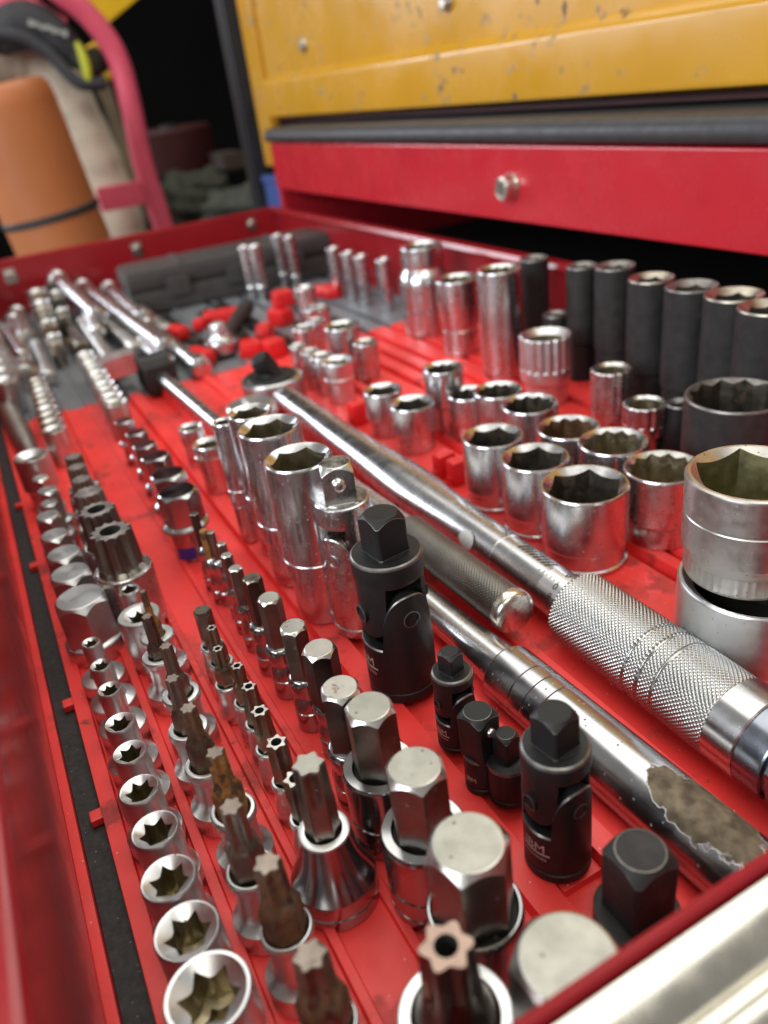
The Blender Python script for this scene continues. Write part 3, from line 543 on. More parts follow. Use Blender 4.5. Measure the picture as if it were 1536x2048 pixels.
# --- right hand block of sockets
CG = 'chrome sockets right of the torque wrench'
b1 = sock(-241.1,205.8, 38, 38.8, 'widest plain chrome hex socket standing against the torque wrench', 'hex', 29, chrome, group=CG, rot=R(12), N=96, body=[(18.2, 0), (18.9, 0.6), (19.2, 1.2), (19.2, 2.4), (18.3, 3.0), (18.3, 9.5), (18.9, 10.4), (19.4, 11.5)], bm_=bore_dark)
b2 = sock(-277.4,206.5, 38, 32.8, 'chrome hex socket stamped 24, second from the widest along the torque wrench', 'hex', 24, chrome, group=CG, rot=R(15), N=96, body=[(15.6, 0), (16.2, 0.6), (16.3, 1.2), (16.3, 2.4), (15.7, 2.9), (15.7, 9.0), (16.0, 10), (16.4, 11)], bm_=bore_dark)
wrap_text('24', 4.6, 15.75, 6.2, R(-34), engrave, b2)
b3 = sock(-312.1,206.1, 38, 31.8, 'chrome hex socket by the red rail clips, third from the widest along the torque wrench', 'hex', 23, chrome, group=CG, rot=R(10), N=96, body=[(15.1, 0), (15.6, 0.6), (15.8, 1.2), (15.8, 2.2), (15.2, 2.7), (15.2, 8.6), (15.6, 9.6), (15.9, 10.6)], bm_=bore_dark)
sock(-234.1,245.2, 36, 35.0, 'twelve point chrome socket between the widest plain socket and the tall stack', '12', 26.5, chrome_worn, dl=31, hs=11, group=CG, rot=R(5))
sock(-267.8,246.4, 37, 34.0, 'twelve point chrome socket directly behind the widest plain socket', '12', 25.5, chrome, dl=31, hs=12, group=CG)
sock(-297.4,243.3, 36, 32.9, 'twelve point chrome socket with a brown stained bore', '12', 24.5, chrome, dl=30, hs=12, group=CG, bm_=mat('rust brown bore', (0.20, 0.11, 0.06), 0.8, 0.5, 0.1, 0.4, 160))
sock(-337.4,248.6, 36, 32.0, 'twelve point chrome socket with a black bore in the second line', '12', 24, chrome, dl=29, hs=12, group=CG, bm_=bore_dark)
sock(-367.6,248.2, 36, 29.4, 'twelve point chrome socket overlapping a smaller one on its left', '12', 21.5, chrome, dl=26.5, hs=12, group=CG, bm_=bore_dark)
sock(-389.9,241.2, 30, 26.0, 'smaller chrome socket half hidden by the twelve point one on its right', '12', 18.5, chrome, dl=22, hs=12, group=CG, bm_=bore_dark)
sock(-411.8,237.8, 42, 25.4, 'tapered tall chrome twelve point socket standing behind the two clip rail sockets', '12', 18, chrome, dl=20, hs=18, group=CG, bm_=bore_dark)
sock(-401,207.6, 30, 28.2, 'chrome hex socket on the clip rail, right one of the pair', 'hex', 20, chrome, dl=24, hs=12, group=CG, bm_=bore_dark, rot=R(8))
sock(-435.7,205.5, 30, 25.6, 'chrome hex socket on the clip rail, left one of the pair', 'hex', 18, chrome, dl=21.5, hs=11, group=CG, bm_=bore_dark, rot=R(4))
# stack of two big sockets
lo = sock(-150.4,204, 38, 50.5, 'broad satin socket carrying another socket on top, at the right edge', 'round', 40, satin, N=96, body=[(23.2, 0), (24.2, 1), (24.2, 9), (23.4, 9.4), (23.4, 10.4), (24.2, 10.8), (24.4, 11.5), (25.2, 13)], depth=14, bm_=dark_gap)
sx, sy = -155.3,204
N_ = 144
up_ = MB(); kn = teeth(N_, 20.3, 0.35, 48)
hxs = hole_secs('hex', 33, 39, 19.6, 22, N_)
up_.loft([(18.5, 0), (19.6, 0.8), (19.7, 1.6), (kn, 1.9), (kn, 8.2), (20.4, 8.6), (20.4, 9.0), (20.6, 9.4), (20.9, 11), (20.9, 12.0), (21.3, 13), (21.3, 24.6), (21.0, 25.0), (21.0, 25.6), (21.3, 26), (21.6, 37.6), (21.3, 38.5), (20.6, 39)] + hxs, N_, R(24))
o = up_.build('socket', [satin_dirty, mat('olive bore', (0.28, 0.26, 0.14), 1, 0.5, 0.1, 0.3, 120), dark_gap], loc=(sx, sy, 38.1)); tag(o, 'worn satin hex socket with a ridged band, topmost of the stack at the right edge', 'socket')
sock(-247.4,305.3, 50, 48.0, 'large dark twelve point impact socket behind the stack', '12', 38, black_matt, N=96, group='black impact sockets', rimm=black_worn, depth=30, bm_=bore_dark)
def fluted(x, y, H, D, hf, label, n, m, dl, hole='12', af=None, dep=0.9):
    N = 144; r = D/2; fl = r-dep*(0.5+0.5*np.cos(th(N)*n))**1.5
    rin = r-1.6
    secs = [(dl/2-0.7, 0), (dl/2, 0.7), (dl/2, H*0.28), (r-0.4, H*0.36), (r, H*0.38), (r, H-hf), (fl, H-hf+0.8), (fl, H-1.0), (fl-0.3, H-0.3), (np.minimum(fl-0.6, r-0.9), H)] + hole_secs(hole, af or D*0.66, H, rin, H*0.5, N)
    o = MB().loft(secs, N).build('fluted_socket', [m, bore, dark_gap], loc=(x, y, 0)); return tag(o, label, 'socket')
fluted(-405.2,313.2, 46, 34.6, 22, 'satin socket with deep vertical flutes round its top half', 18, satin, 28, 'round', 22, 1.6)
fluted(-342.8,312.9, 38, 24.6, 30, 'slim chrome socket with faint vertical ribs, in front of the black impact sockets', 14, chrome_worn, 21, 'round', 17, 0.7)
fluted(-308,306.2, 28, 24.6, 12, 'short chrome socket with a scalloped rim behind the twelve point sockets', 14, chrome, 20, 'round', 18, 0.9)
sock(-294.9,319.1, 28, 15.6, 'short dark cone shaped socket squeezed beside the large impact socket', 'hex', 9, black, body=[(9.6, 0), (10.2, 0.8), (10.2, 6), (8.4, 20), (7.8, 24)], group='black impact sockets', rimm=black_worn, bm_=bore_dark)
IG = 'black impact sockets'
def impact(x, y, H, D, label, hs=22, rimm=None, N=48, hole='hex'):
    r = D/2; return sock(x, y, H, D, label, hole, D*0.64, black_matt, group=IG, N=N, rimm=rimm or black_worn, bm_=bore_dark, depth=H*0.5,
        body=[(r*0.93-0.8, 0), (r*0.93, 0.8), (r*0.93, hs-2.4), (r*0.88, hs-2), (r*0.88, hs-0.6), (r*0.98, hs, 3), (r, hs+1.6)])
impact(-484.9,365.5, 75, 21.6, 'slim black deep impact socket, left end of the black row')
impact(-442.7,351, 44, 17.6, 'short black impact socket in the gap of the black row')
impact(-422.2,357.6, 79, 21.0, 'black deep impact socket right of the short one', 26)
impact(-396.6,363.4, 81, 26.2, 'black deep impact socket with a glint on its waist, third tall one from the left', 26)
impact(-355.3,354.2, 81, 27.4, 'black deep impact socket with a bright worn rim, fourth tall one from the left', 24, steel)
impact(-323.6,353.6, 81, 29.6, 'broad black deep impact socket with a dull grey rim', 22)
impact(-293.7,353, 81, 31.2, 'broad black deep impact socket with a ragged bright rim', 22, steel)
impact(-264.9,344.9, 81, 31.0, 'black deep impact socket cut by the right edge of the photo', 22, steel)
# chrome group at the back
o = sock(-612.7,343.3, 75, 37, 'chrome stepped socket with a domed shoulder and dark wide mouth, at the back', '12', 27, chrome, body=[(20.5, 0), (22, 1), (22, 21), (21.2, 21.6), (21.2, 23), (22.6, 24), (22.6, 44), (22.2, 48), (21, 51.5), (19.4, 54), (18.4, 55.5), (17.6, 57), (18.2, 58.2), (18.5, 60)], bm_=bore_dark)
sock(-538.5,330.3, 60, 34.2, 'chrome twelve point socket narrowing in two steps, between the domed and the deep one', '12', 25, chrome, body=[(13.6, 0), (14.4, 1), (14.4, 20), (13.9, 20.6), (14.6, 22), (16.2, 36), (17.1, 42)])
sock(-468.3,322.5, 78, 31.6, 'tall plain deep chrome socket next to the black impact row', '12', 23, chrome, body=[(14.8, 0), (15.4, 1), (15.4, 20), (15.8, 23)])
for i, (x, y) in enumerate(((-818.2,348.7), (-778.1,347.2), (-747.1,347.1), (-708.8,353))):
    sock(x, y, 50, 15.4, '%s slim deep chrome socket from the case end of the back wall line' % ordn[i], 'hex', 9.5, chrome, group='slim deep chrome sockets by the back wall', N=36, dl=13, hs=20)
MG = 'short chrome sockets clustered behind the torque wrench head'
sock(-511.5,208.5, 31, 23.6, 'satin hex socket with a waist ring, nearest of the cluster behind the wrench head', 'hex', 15, satin, group=MG, N=48, body=[(8.6, 0), (9.4, 0.8), (9.4, 15), (10.0, 15.6), (11.2, 17), (11.4, 18.4), (10.9, 19), (10.9, 20)])
sock(-541.4,246.1, 29, 19.6, 'brownish chrome socket with a bright seam, right of the cluster', '12', 13, chrome_worn, group=MG, N=48, dl=17.5, hs=14)
sock(-569.6,240.2, 38, 28.4, 'wide short chrome socket on the middle of the cluster', '12', 20, chrome, group=MG, N=48, dl=24, hs=14)
sock(-534.9,206.3, 30, 18.8, 'chrome socket with a dark mouth left of the satin one', '12', 12, chrome, group=MG, N=48, dl=16, hs=13)
sock(-556.1,205.4, 29, 15.8, 'small chrome socket with a golden rim in the cluster', '12', 10, chrome_worn, group=MG, N=36, dl=13, hs=12)
sock(-581.4,205.1, 28, 13.4, 'smallest chrome socket at the left of the cluster', '12', 8.5, chrome, group=MG, N=36, dl=11, hs=12)
sock(-619,226.9, 30, 20, 'bright chrome socket at the back left of the cluster', '12', 14, chrome, group=MG, N=36, dl=17, hs=12)
sock(-627.3,241.3, 31, 17, 'bright chrome socket with three glints at the back of the cluster', '12', 12, chrome, group=MG, N=36, dl=15, hs=12)
sock(-668.2,263.9, 30, 18, 'pale chrome socket behind the cluster on the grey liner', '12', 12, chrome_worn, group=MG, N=36, dl=15, hs=12)
sock(-667.4,254.3, 31, 15, 'thin chrome socket behind the cluster beside the tall one', '12', 10, chrome, group=MG, N=36, dl=13, hs=12)
sock(-679.4,256.6, 48, 19, 'tall chrome socket standing behind the cluster', 'hex', 12, chrome, group=MG, N=36, dl=16, hs=14)
PG = 'very tall slim chrome tubes in pairs before the black case'
for i, (x, y, lb) in enumerate(((-889.1,271.8, 'left tube of the near pair of tall chrome tubes'), (-879.3,280.8, 'right tube of the near pair of tall chrome tubes'), (-918,323.1, 'left tube of the far pair of tall chrome tubes'), (-893.2,328, 'right tube of the far pair of tall chrome tubes'))):
    sock(x, y, 59, 13.4 if i != 1 else 16, lb+', before the black case', 'hex', 8, chrome, group=PG, N=36, body=[(5.0, 0), (5.6, 0.6), (5.6, 10), (6.6, 12.5), (6.9, 14), (6.0, 16), (6.4, 18)], cat='deep socket')
# red clips of the socket rails
def clip(x, y, z, lx, ly, lz, label, rotz=0.0, group='red rail clips', m=None):
    root = empty('rail_clip', x, y, z, label, 'rail clip', group, rot=(0, 0, rotz))
    MB().box(-lx/2, lx/2, -ly/2, ly/2, 0, lz).build('grip_block', m or red_clip, root, bevel=min(lx, ly, lz)*(0.28 if lz > 15.5 or lx < 11 else 0.42))
    MB().box(-lx*0.3, lx*0.3, -ly/2-1.2, ly/2+1.2, 0, lz*0.35).build('foot', m or red_clip, root, bevel=0.4)
    return root
clip(-462.8,198, 0, 10, 12, 16, 'red rail clip left of the clip rail socket pair', 0.05)
clip(-355,200.4, 0, 9, 12, 15, 'left red rail clip of the two by the third widest chrome socket', 0.05)
clip(-342.7,202.1, 0, 9, 12, 15, 'right red rail clip of the two by the third widest chrome socket', 0.05)
for (x, y, z, a, b_, c_, rz, lb) in (
    (-795.1,157.7, 0, 30, 17, 14, 0.25, 'long red clip at the left, leaning towards the chrome ratchet'),
    (-694.7,152.3, 0, 34, 17, 14, 0.25, 'second long red clip in front of the chrome ratchet'),
    (-817.9,212.2, 0, 40, 18, 14, 1.2, 'red clip lying against the foot of the black case'),
    (-810,186.5, 0, 16, 14, 12, 0.4, 'small red clip between the case and the ratchet'),
    (-677,194.8, 0, 26, 19, 15, -0.2, 'red clip right of the chrome ratchet head'),
    (-658.9,210.3, 0, 20, 18, 16, 0.1, 'red clip behind the torque wrench drive'),
    (-722.4,224.5, 0, 30, 15, 13, -0.5, 'pinkish lit red clip at the foot of the tall tubes'),
    (-753.8,254.3, 0, 26, 18, 16, 0.3, 'red clip behind the tall tubes, left of the cluster'),
    (-759.3,261.7, 16, 20, 20, 16, 0.0, 'upper red clip stacked behind the tall tubes'),
    (-833.9,326.5, 0, 34, 12, 12, 0.7, 'narrow red clip under the slim deep sockets'),
    (-809.8,337.8, 0, 28, 18, 14, -0.6, 'red clip at the foot of the slim deep sockets'),
    (-579.1,185.6, 0, 22, 20, 14, 0.0, 'red clip beside the torque wrench head')):
    clip(x, y, z, a, b_, c_, lb, rz)
# --- long tools lying in the troughs; local z runs from the far end towards the camera (+x)
LAY = Matrix(((0, 0, 1), (0, 1, 0), (-1, 0, 0))).to_euler()     # local z -> world +x, local x -> world -z
def lay(yaw=0.0, pitch=0.0): return (Matrix.Rotation(yaw, 3, 'Z') @ Matrix.Rotation(-pitch, 3, 'Y') @ LAY.to_matrix()).to_euler()
def flat_secs(pts, N):
    """pts: (z, half height, half width) -> elliptical sections"""
    t = th(N); out = []
    for p in pts:
        a, c = p[1], p[2]; r = a*c/np.sqrt((c*np.cos(t))**2+(a*np.sin(t))**2); out.append((r, p[0]) + tuple(p[3:]))
    return out
# torque wrench
tw = empty('torque_wrench', -541, 167.3, 12.2, 'long chrome torque wrench with a knurled grip and stamped scale, lying between the sockets', 'torque wrench', rot=lay())
N = 64
MB().loft(flat_secs([(12, 7, 9), (24, 7.5, 9.0), (60, 7.6, 9.8), (110, 8.2, 10.6), (150, 9.0, 11.4), (175, 10.0, 12.8), (195, 10.8, 13.8), (215, 11.0, 13.8), (235, 10.4, 12.2), (255, 10.1, 10.9), (275, 10.1, 10.3), (293, 10.1, 10.2), (293.3, 9.8, 9.9, 1), (294.0, 9.8, 9.9, 1), (294.3, 10.2, 10.2), (345, 10.2, 10.2)], N), N).build('tube', [mat('satin tube chrome', (0.52, 0.52, 0.535), 1, 0.27, 0.05, 0.08, 60, specks=((0.25, 0.2, 0.14), 420, 0.14)), engrave], tw)
gN = 432; b = MB(); prev = None; z0, z1 = 341.0, 417.0; nz = 368
tt_ = th(gN); gro = [(381.5, 382.7), (388.0, 389.2), (394.8, 396.0)]
for i in range(nz+1):
    z = z0+(z1-z0)*i/nz
    u = tt_*54/(2*PI)+z/1.8; v = tt_*54/(2*PI)-z/1.8
    tri = lambda q: 1-np.abs(np.mod(q, 1)-0.5)*2
    hh = np.minimum(tri(u), tri(v)); base_r = 14.9
    e = min(1, (z-z0)/1.2, (z1-z)/0.6); base_r -= 0.9*(1-max(0, e))**2
    r = base_r+0.60*hh
    if any(a < z < c for a, c in gro): r = np.full(gN, 14.6)
    cur = b.ring(r, z, gN)
    if prev: b.bridge(prev, cur)
    else: b.cap(cur, 0, True)
    prev = cur
b.cap(prev); b.build('knurled_grip', [mat('knurled steel', (0.44, 0.44, 0.43), 1, 0.27, 0.04, 0.10, 60)], tw, angle=70, wn=False)
MB().loft([(14.9, 416.8), (15.4, 417.2), (15.4, 428.0), (15.0, 428.5)], 64).build('collar_ring', [chrome], tw)
MB().loft([(14.3, 428.1), (14.9, 428.8), (14.9, 437.0), (14.5, 437.8), (13.0, 438.2), (13.0, 439.5)], 64).build('lock_knob', [mat('blued steel', (0.26, 0.28, 0.33), 1, 0.26, 0.08, 0.15, 90)], tw)
hx = poly(72, 6, 26, 0.99); rt_ = 12
MB().loft([(hx, 439.2), (hx, 452-(hx-rt_)*1.2), (rt_, 452), (rt_*0.9, 452.2)], 72, R(12)).build('hex_end', [MATS['blued steel']], tw, angle=20)
# ratchet head of the wrench: disc with drive square up
hd = MB(); t = th(72)
out = 23.5+6.0*np.clip(np.cos(t), 0, 1)**6*0.6
hd.loft([(out*0.90, -11), (out*0.97, -9.6), (out, -8), (out, 7.2), (out*0.97, 9), (out*0.92, 9.6), (out*0.86, 9.8)], 72)
hd.build('ratchet_head', [chrome], tw, loc=(0, 0, -2), rot=(0, PI/2, PI))
MB().loft([(18.4, 0), (18.4, 1.2), (17.4, 1.9), (9.0, 2.2), (8.6, 3.6), (7.6, 3.9)], 48).build('drive_disc', [black], tw, loc=(-9.6, 0, -2), rot=(0, -PI/2, 0))
s_ = poly(48, 4, 12.7, 0.93)
MB().loft([(s_, 0), (s_, 15.5-(s_-5.6)*0.7), (5.6, 15.5), (5.2, 15.6)], 48).build('drive_square', [black], tw, loc=(-13, 0, -2), rot=(0, -PI/2, 0.5))
b = MB(); b.T = Matrix.Translation((2.2, -13.0, 214)) @ Matrix.Rotation(PI/2, 4, 'X')
b.loft([(2.0, -0.6), (2.0, 0.3), (1.6, 0.55)], 20); b.build('pivot_pin', [dark_gap], tw)
# stamped scale: slanted ribs, graduations and figures on the upper side of the tube (angle 180 deg = up)
def on_tube(b, a0, a1, za, zb, zsh=0.0, r=10.28, n=4):
    lo = [b.addv((r*math.cos(a0+(a1-a0)*k/n), r*math.sin(a0+(a1-a0)*k/n), za+zsh*k/n)) for k in range(n+1)]
    hi = [b.addv((r*math.cos(a0+(a1-a0)*k/n), r*math.sin(a0+(a1-a0)*k/n), zb+zsh*k/n)) for k in range(n+1)]
    b.strip(lo, hi)
b = MB()
for k in range(8): on_tube(b, R(186), R(158), 303+2.6*k, 304.2+2.6*k, 2.4)
b.build('spring_mark', [dark_gap], tw)
b = MB()
for k in range(6): on_tube(b, R(206), R(200-4*(k % 2)), 322+2.4*k, 322.35+2.4*k, 0)
b.build('graduation', [dark_gap], tw)
b = MB(); on_tube(b, R(176), R(238), 326, 340.5, 0, 10.25, 12); b.build('scale_window', [satin], tw)
def tube_text(txt, size, ang, z, turn=True):
    o = wrap_text(txt, size, 10.25, 0, 0, dark_gap, tw, name='scale_figure', proud=0.08)
    # reading direction runs along the tube: turn about its own spot, then move into place
    me = o.data
    for v in me.vertices:
        p = v.co/MM; a = math.atan2(p.y, p.x); s, hgt = a*10.33, p.z
        aa = ang - hgt/10.33; v.co = Vector((10.33*math.cos(aa), 10.33*math.sin(aa), z+s))*MM
    return o
for txt, sz, an, zz in (('32', 4.2, R(168), 291.0), ('0', 4.2, R(172), 333.5), ('0', 4.4, R(214), 334.5), ('8', 4.2, R(240), 334.5), ('1', 4.0, R(262), 334.5)):
    tube_text(txt, sz, an, zz)
b = MB(); lo_, hi_ = [], []
for k in range(15):
    u_ = -1+2*k/14; a_ = R(246+24*u_); h_ = 5.6*math.sqrt(max(0, 1-u_*u_))+0.02; zc_ = 276
    for lst, sg in ((lo_, -1), (hi_, 1)): lst.append(b.addv((10.5*math.cos(a_), 11.3*math.sin(a_), zc_+sg*h_)))
b.strip(lo_, hi_); b.build('round_sticker', [white_dec], tw)
# breaker bar
bb = empty('breaker_bar', -684, 105.3, 11.2, 'chrome breaker bar with a flaking worn patch on its handle, ending at the zinc slide', 'breaker bar', rot=lay(R(2.3), R(-0.4)))
def tubeloft(p, N=48): return [(q[1], q[0]) + tuple(q[2:]) for q in p]
MB().loft(tubeloft([(30, 6.6), (40, 5.6), (60, 6.0), (300, 6.2), (430, 6.6), (470, 7.4), (486, 8.6), (495, 9.2)]), 48).build('shaft', [chrome], bb)
wm = mat('worn chrome handle', (0.46, 0.46, 0.48), 1, 0.23, 0.06, 0.1, 60, specks=((0.25, 0.2, 0.14), 420, 0.2))
nt = wm.node_tree; NN = nt.nodes; LL = nt.links; pb = NN['Principled BSDF']
tc = NN.new('ShaderNodeTexCoord'); vd = NN.new('ShaderNodeVectorMath'); vd.operation = 'SUBTRACT'; vd.inputs[1].default_value = (-0.0098, 0.0008, 0.584)
vs = NN.new('ShaderNodeVectorMath'); vs.operation = 'MULTIPLY'; vs.inputs[1].default_value = (84, 88, 46)
nz_ = NN.new('ShaderNodeTexNoise'); nz_.inputs['Scale'].default_value = 130; nz_.inputs['Detail'].default_value = 6
ln = NN.new('ShaderNodeVectorMath'); ln.operation = 'LENGTH'; ad = NN.new('ShaderNodeMath'); ad.operation = 'MULTIPLY_ADD'; ad.inputs[1].default_value = 1.1
mr = NN.new('ShaderNodeMapRange'); mr.inputs[1].default_value = 1.36; mr.inputs[2].default_value = 1.42; mr.inputs[3].default_value = 1; mr.inputs[4].default_value = 0
LL.new(tc.outputs['Object'], vd.inputs[0]); LL.new(vd.outputs[0], vs.inputs[0]); LL.new(vs.outputs[0], ln.inputs[0]); LL.new(tc.outputs['Object'], nz_.inputs['Vector'])
LL.new(nz_.outputs['Fac'], ad.inputs[0]); LL.new(ln.outputs['Value'], ad.inputs[2]); LL.new(ad.outputs[0], mr.inputs[0])
n2 = NN.new('ShaderNodeTexNoise'); n2.inputs['Scale'].default_value = 240; n2.inputs['Detail'].default_value = 6; LL.new(tc.outputs['Object'], n2.inputs['Vector'])
cr = NN.new('ShaderNodeValToRGB'); cr.color_ramp.elements[0].position = 0.35; cr.color_ramp.elements[0].color = (0.075, 0.055, 0.035, 1); cr.color_ramp.elements[1].position = 0.7; cr.color_ramp.elements[1].color = (0.22, 0.18, 0.12, 1); LL.new(n2.outputs['Fac'], cr.inputs[0])
for nm, dst, val in (('Base Color', 6, None), ('Roughness', 2, 0.75), ('Metallic', 2, 0.25)):
    mx = NN.new('ShaderNodeMix'); mx.data_type = 'RGBA' if nm == 'Base Color' else 'FLOAT'; LL.new(mr.outputs[0], mx.inputs[0])
    lk = pb.inputs[nm].links; ia, ib, io = (6, 7, 2) if nm == 'Base Color' else (2, 3, 0)
    if lk: LL.new(lk[0].from_socket, mx.inputs[ia])
    else: mx.inputs[ia].default_value = pb.inputs[nm].default_value
    if val is None: LL.new(cr.outputs[0], mx.inputs[ib])
    else: mx.inputs[ib].default_value = val
    LL.new(mx.outputs[io], pb.inputs[nm])
bp = NN.new('ShaderNodeBump'); bp.inputs['Strength'].default_value = 0.7; bp.inputs['Distance'].default_value = 0.0006
mm_ = NN.new('ShaderNodeMath'); mm_.operation = 'MULTIPLY_ADD'; mm_.inputs[1].default_value = -1.0; LL.new(mr.outputs[0], mm_.inputs[0])
m3 = NN.new('ShaderNodeMath'); m3.operation = 'MULTIPLY'; LL.new(n2.outputs['Fac'], m3.inputs[0]); LL.new(mr.outputs[0], m3.inputs[1]); LL.new(m3.outputs[0], mm_.inputs[2]); LL.new(mm_.outputs[0], bp.inputs['Height']); LL.new(bp.outputs[0], pb.inputs['Normal'])
gr = lambda z: [(z, 11.4), (z+0.3, 11.0), (z+1.2, 11.0), (z+1.5, 11.4)]
MB().loft(tubeloft([(494, 8.8), (495, 10.8), (496, 11.4)] + gr(509) + gr(516) + gr(523) + [(540, 11.4), (575, 11.5), (612, 11.4), (618, 10.4)]), 64).build('handle', [wm], bb)
MB().loft([(13.5, 0), (14.5, 1), (14.5, 25), (13.5, 26)], 40).build('pivot_fork', [black], bb, loc=(-2, -13, 18), rot=(-PI/2, 0, 0))
bx = MB().box(-12, 12, -13, 13, 2, 42); bx.build('fork_block', [black_matt], bb, bevel=3.0)
bx = MB().box(-9, 9, -16, 16, -9, 9); bx.build('drive_square', [satin], bb, loc=(-10, -26, 2), rot=(0.1, 0, 0.1), bevel=1.0)
# knurled ratchet between them
kr = empty('knurled_ratchet', -490, 133, 18, 'ratchet with a dark diamond knurled handle and a domed bright end cap', 'ratchet', rot=lay(R(1.6)))
b = MB(); prev = None; kN = 192; tt_ = th(kN)
for i in range(231):
    z = 205+76*i/230; u = tt_*32/(2*PI)+z/1.75; v = tt_*32/(2*PI)-z/1.75
    hh = np.minimum(1-np.abs(np.mod(u, 1)-0.5)*2, 1-np.abs(np.mod(v, 1)-0.5)*2)
    cur = b.ring(8.6+0.36*hh, z, kN)
    if prev: b.bridge(prev, cur)
    else: b.cap(cur, 0, True)
    prev = cur
b.cap(prev); b.build('knurled_handle', [mat('dark knurled steel', (0.18, 0.17, 0.155), 1, 0.36, 0.06, 0.15, 70)], kr, angle=70, wn=False)
MB().loft([(9.0, 280.8), (9.3, 281.4), (9.3, 283.6), (9.0, 285.0), (8.2, 286.0), (6.2, 286.8), (3.0, 287.2), (0.8, 287.3)], 48).build('end_cap', [mat('smudged cap steel', (0.62, 0.58, 0.52), 1, 0.28, 0.08, 0.15, 150)], kr, angle=60)
MB().loft(flat_secs([(14, 6, 9), (60, 5, 6.5), (140, 5, 5.8), (200, 6.4, 6.8), (206, 7.4, 7.4)], 40), 40).build('shank', [chrome_worn], kr)
t = th(48); o_ = 16.5+0*t
MB().loft([(15.0, -8), (16.5, -6.5), (16.5, 6), (15.2, 8), (11, 8.6)], 48).build('ratchet_head', [satin], kr, rot=(0, PI/2, 0))
MB().box(-10.5, -8, -3, 3, -9, 12).build('reversing_lever', [satin_dirty], kr, bevel=0.8)
# extension bars and other long chrome tools at the far end
XG = 'chrome extension bars lying at the far end'
def extension(x0, y0, z0, x1, y1, z1, r, label, m=None, knob=1.4, name='extension_bar', group=XG):
    a, c = Vector((x0, y0, z0)), Vector((x1, y1, z1)); d = c-a; Ln = d.length
    q = d.to_track_quat('Z', 'Y').to_euler()
    root = empty(name, x0, y0, z0, label, 'extension bar', group, rot=q); k = r*knob
    MB().loft([(r, 14), (r, Ln-26), (r*1.05, Ln-24), (k*0.95, Ln-21), (k, Ln-19), (k, Ln-4), (k*0.9, Ln-1.2), (k*0.7, Ln), (k*0.3, Ln+0.6)], 28).build('shaft', [m or chrome, dark_gap], root)
    MB().loft([(r*0.4, 0), (r*0.9, 1.2), (r*1.18, 4), (r*1.22, 7), (r*1.1, 10), (r*0.86, 12), (r*0.86, 13.2), (r*0.95, 14.5)], 28).build('end_knob', [m or satin], root)
    return root
extension(-1078, 86, 36, -872, 98, 22, 9.6, 'thick bright chrome bar with a round end, propped against the far wall', knob=1.12)
extension(-1070, 111, 22, -722, 131, 13, 9.0, 'longest chrome bar, lying behind the breaker bar head', knob=1.1)
extension(-1046, 138, 18, -846, 139, 14, 8.4, 'chrome bar with a ball shaped end close to the black case', knob=1.35)
extension(-838, 137, 13, -648, 142, 9, 6.4, 'short chrome bar pointing at the red liner edge', chrome, 1.45)
extension(-1010, 21, 9, -742, 8, 9, 10.5, 'dull grey bar beside the far splined bits', chrome_worn, 1.5)
extension(-1050, 28, 10, -890, 24, 10, 10, 'short dull bar lying in the far front corner', chrome_worn, 1.3)
extension(-1000, 72, 14, -800, 66, 12, 5.5, 'thin dark bar between the upright line and the bright bar', steel_dark, 1.5)
extension(-905, 84, 14, -705, 80, 12, 6.4, 'grey bar with a bright round end left of the breaker bar head', satin_dirty, 1.4)
extension(-880, 30, 10, -735, 27, 10, 4.8, 'thin bar with two bright ends on the bare grey liner', satin, 1.5)
extension(-960, 104, 10, -760, 110, 9, 6.0, 'grey bar under the longest chrome bar', satin_dirty, 1.3)
extension(-1015, 0, 8, -812, -3, 8, 6.5, 'grey bar squeezed against the front wall in the far corner', satin_dirty, 1.4)
extension(-985, 96, 26, -815, 86, 20, 5.2, 'thin bright bar laid across the grey bars by the far wall', satin, 1.5)
extension(-960, 152, 8, -800, 150, 8, 5.8, 'short grey bar touching the foot of the black case', satin_dirty, 1.4)
extension(-790, 118, 8, -690, 122, 8, 6.2, 'stubby chrome bar beside the breaker bar head', chrome, 1.4)
extension(-860, 60, 8, -722, 72, 8, 4.4, 'thin brown rod next to the receding small sockets', rusty, 1.3)
extension(-930, 8, 20, -800, 14, 18, 4.6, 'thin chrome rod lying on top of the dull grey bar', chrome, 1.5)
o = empty('tapered_punch', -640, -11, 6, 'long tapered steel punch lying against the front wall', 'punch', rot=lay(R(3)))
MB().loft([(7.5, -60), (8.5, -58), (8.5, 30), (8.0, 36), (3.6, 128), (3, 130)], 24).build('shaft', [satin_dirty], o)
MB().loft([(9.6, -74), (10, -73), (10, -60), (8.5, -58)], 24).build('head', [satin_dirty], o)
# small chrome ratchet among the red clips
sr = empty('small_ratchet', -706.4,177.7, 2, 'small chrome ratchet head with a dark body among the red clips', 'ratchet', rot=(0, 0, R(150)))
MB().loft([(15, 0), (16, 1.2), (16, 10), (15, 12), (11, 12.6), (9, 14.5), (8, 18), (5.5, 19.5)], 40).build('ratchet_head', [chrome], sr)
MB().tube([(12, 0, 7), (40, 0, 8), (70, 0, 9), (120, 0, 9)], [6, 5.5, 7.5, 8.5]).build('handle', [black_matt], sr)
MB().loft([(7, 0), (8, 1), (8, 6), (6.5, 9), (3, 10.5)], 30).build('release_button', [satin], sr, loc=(-2, 0, 18))
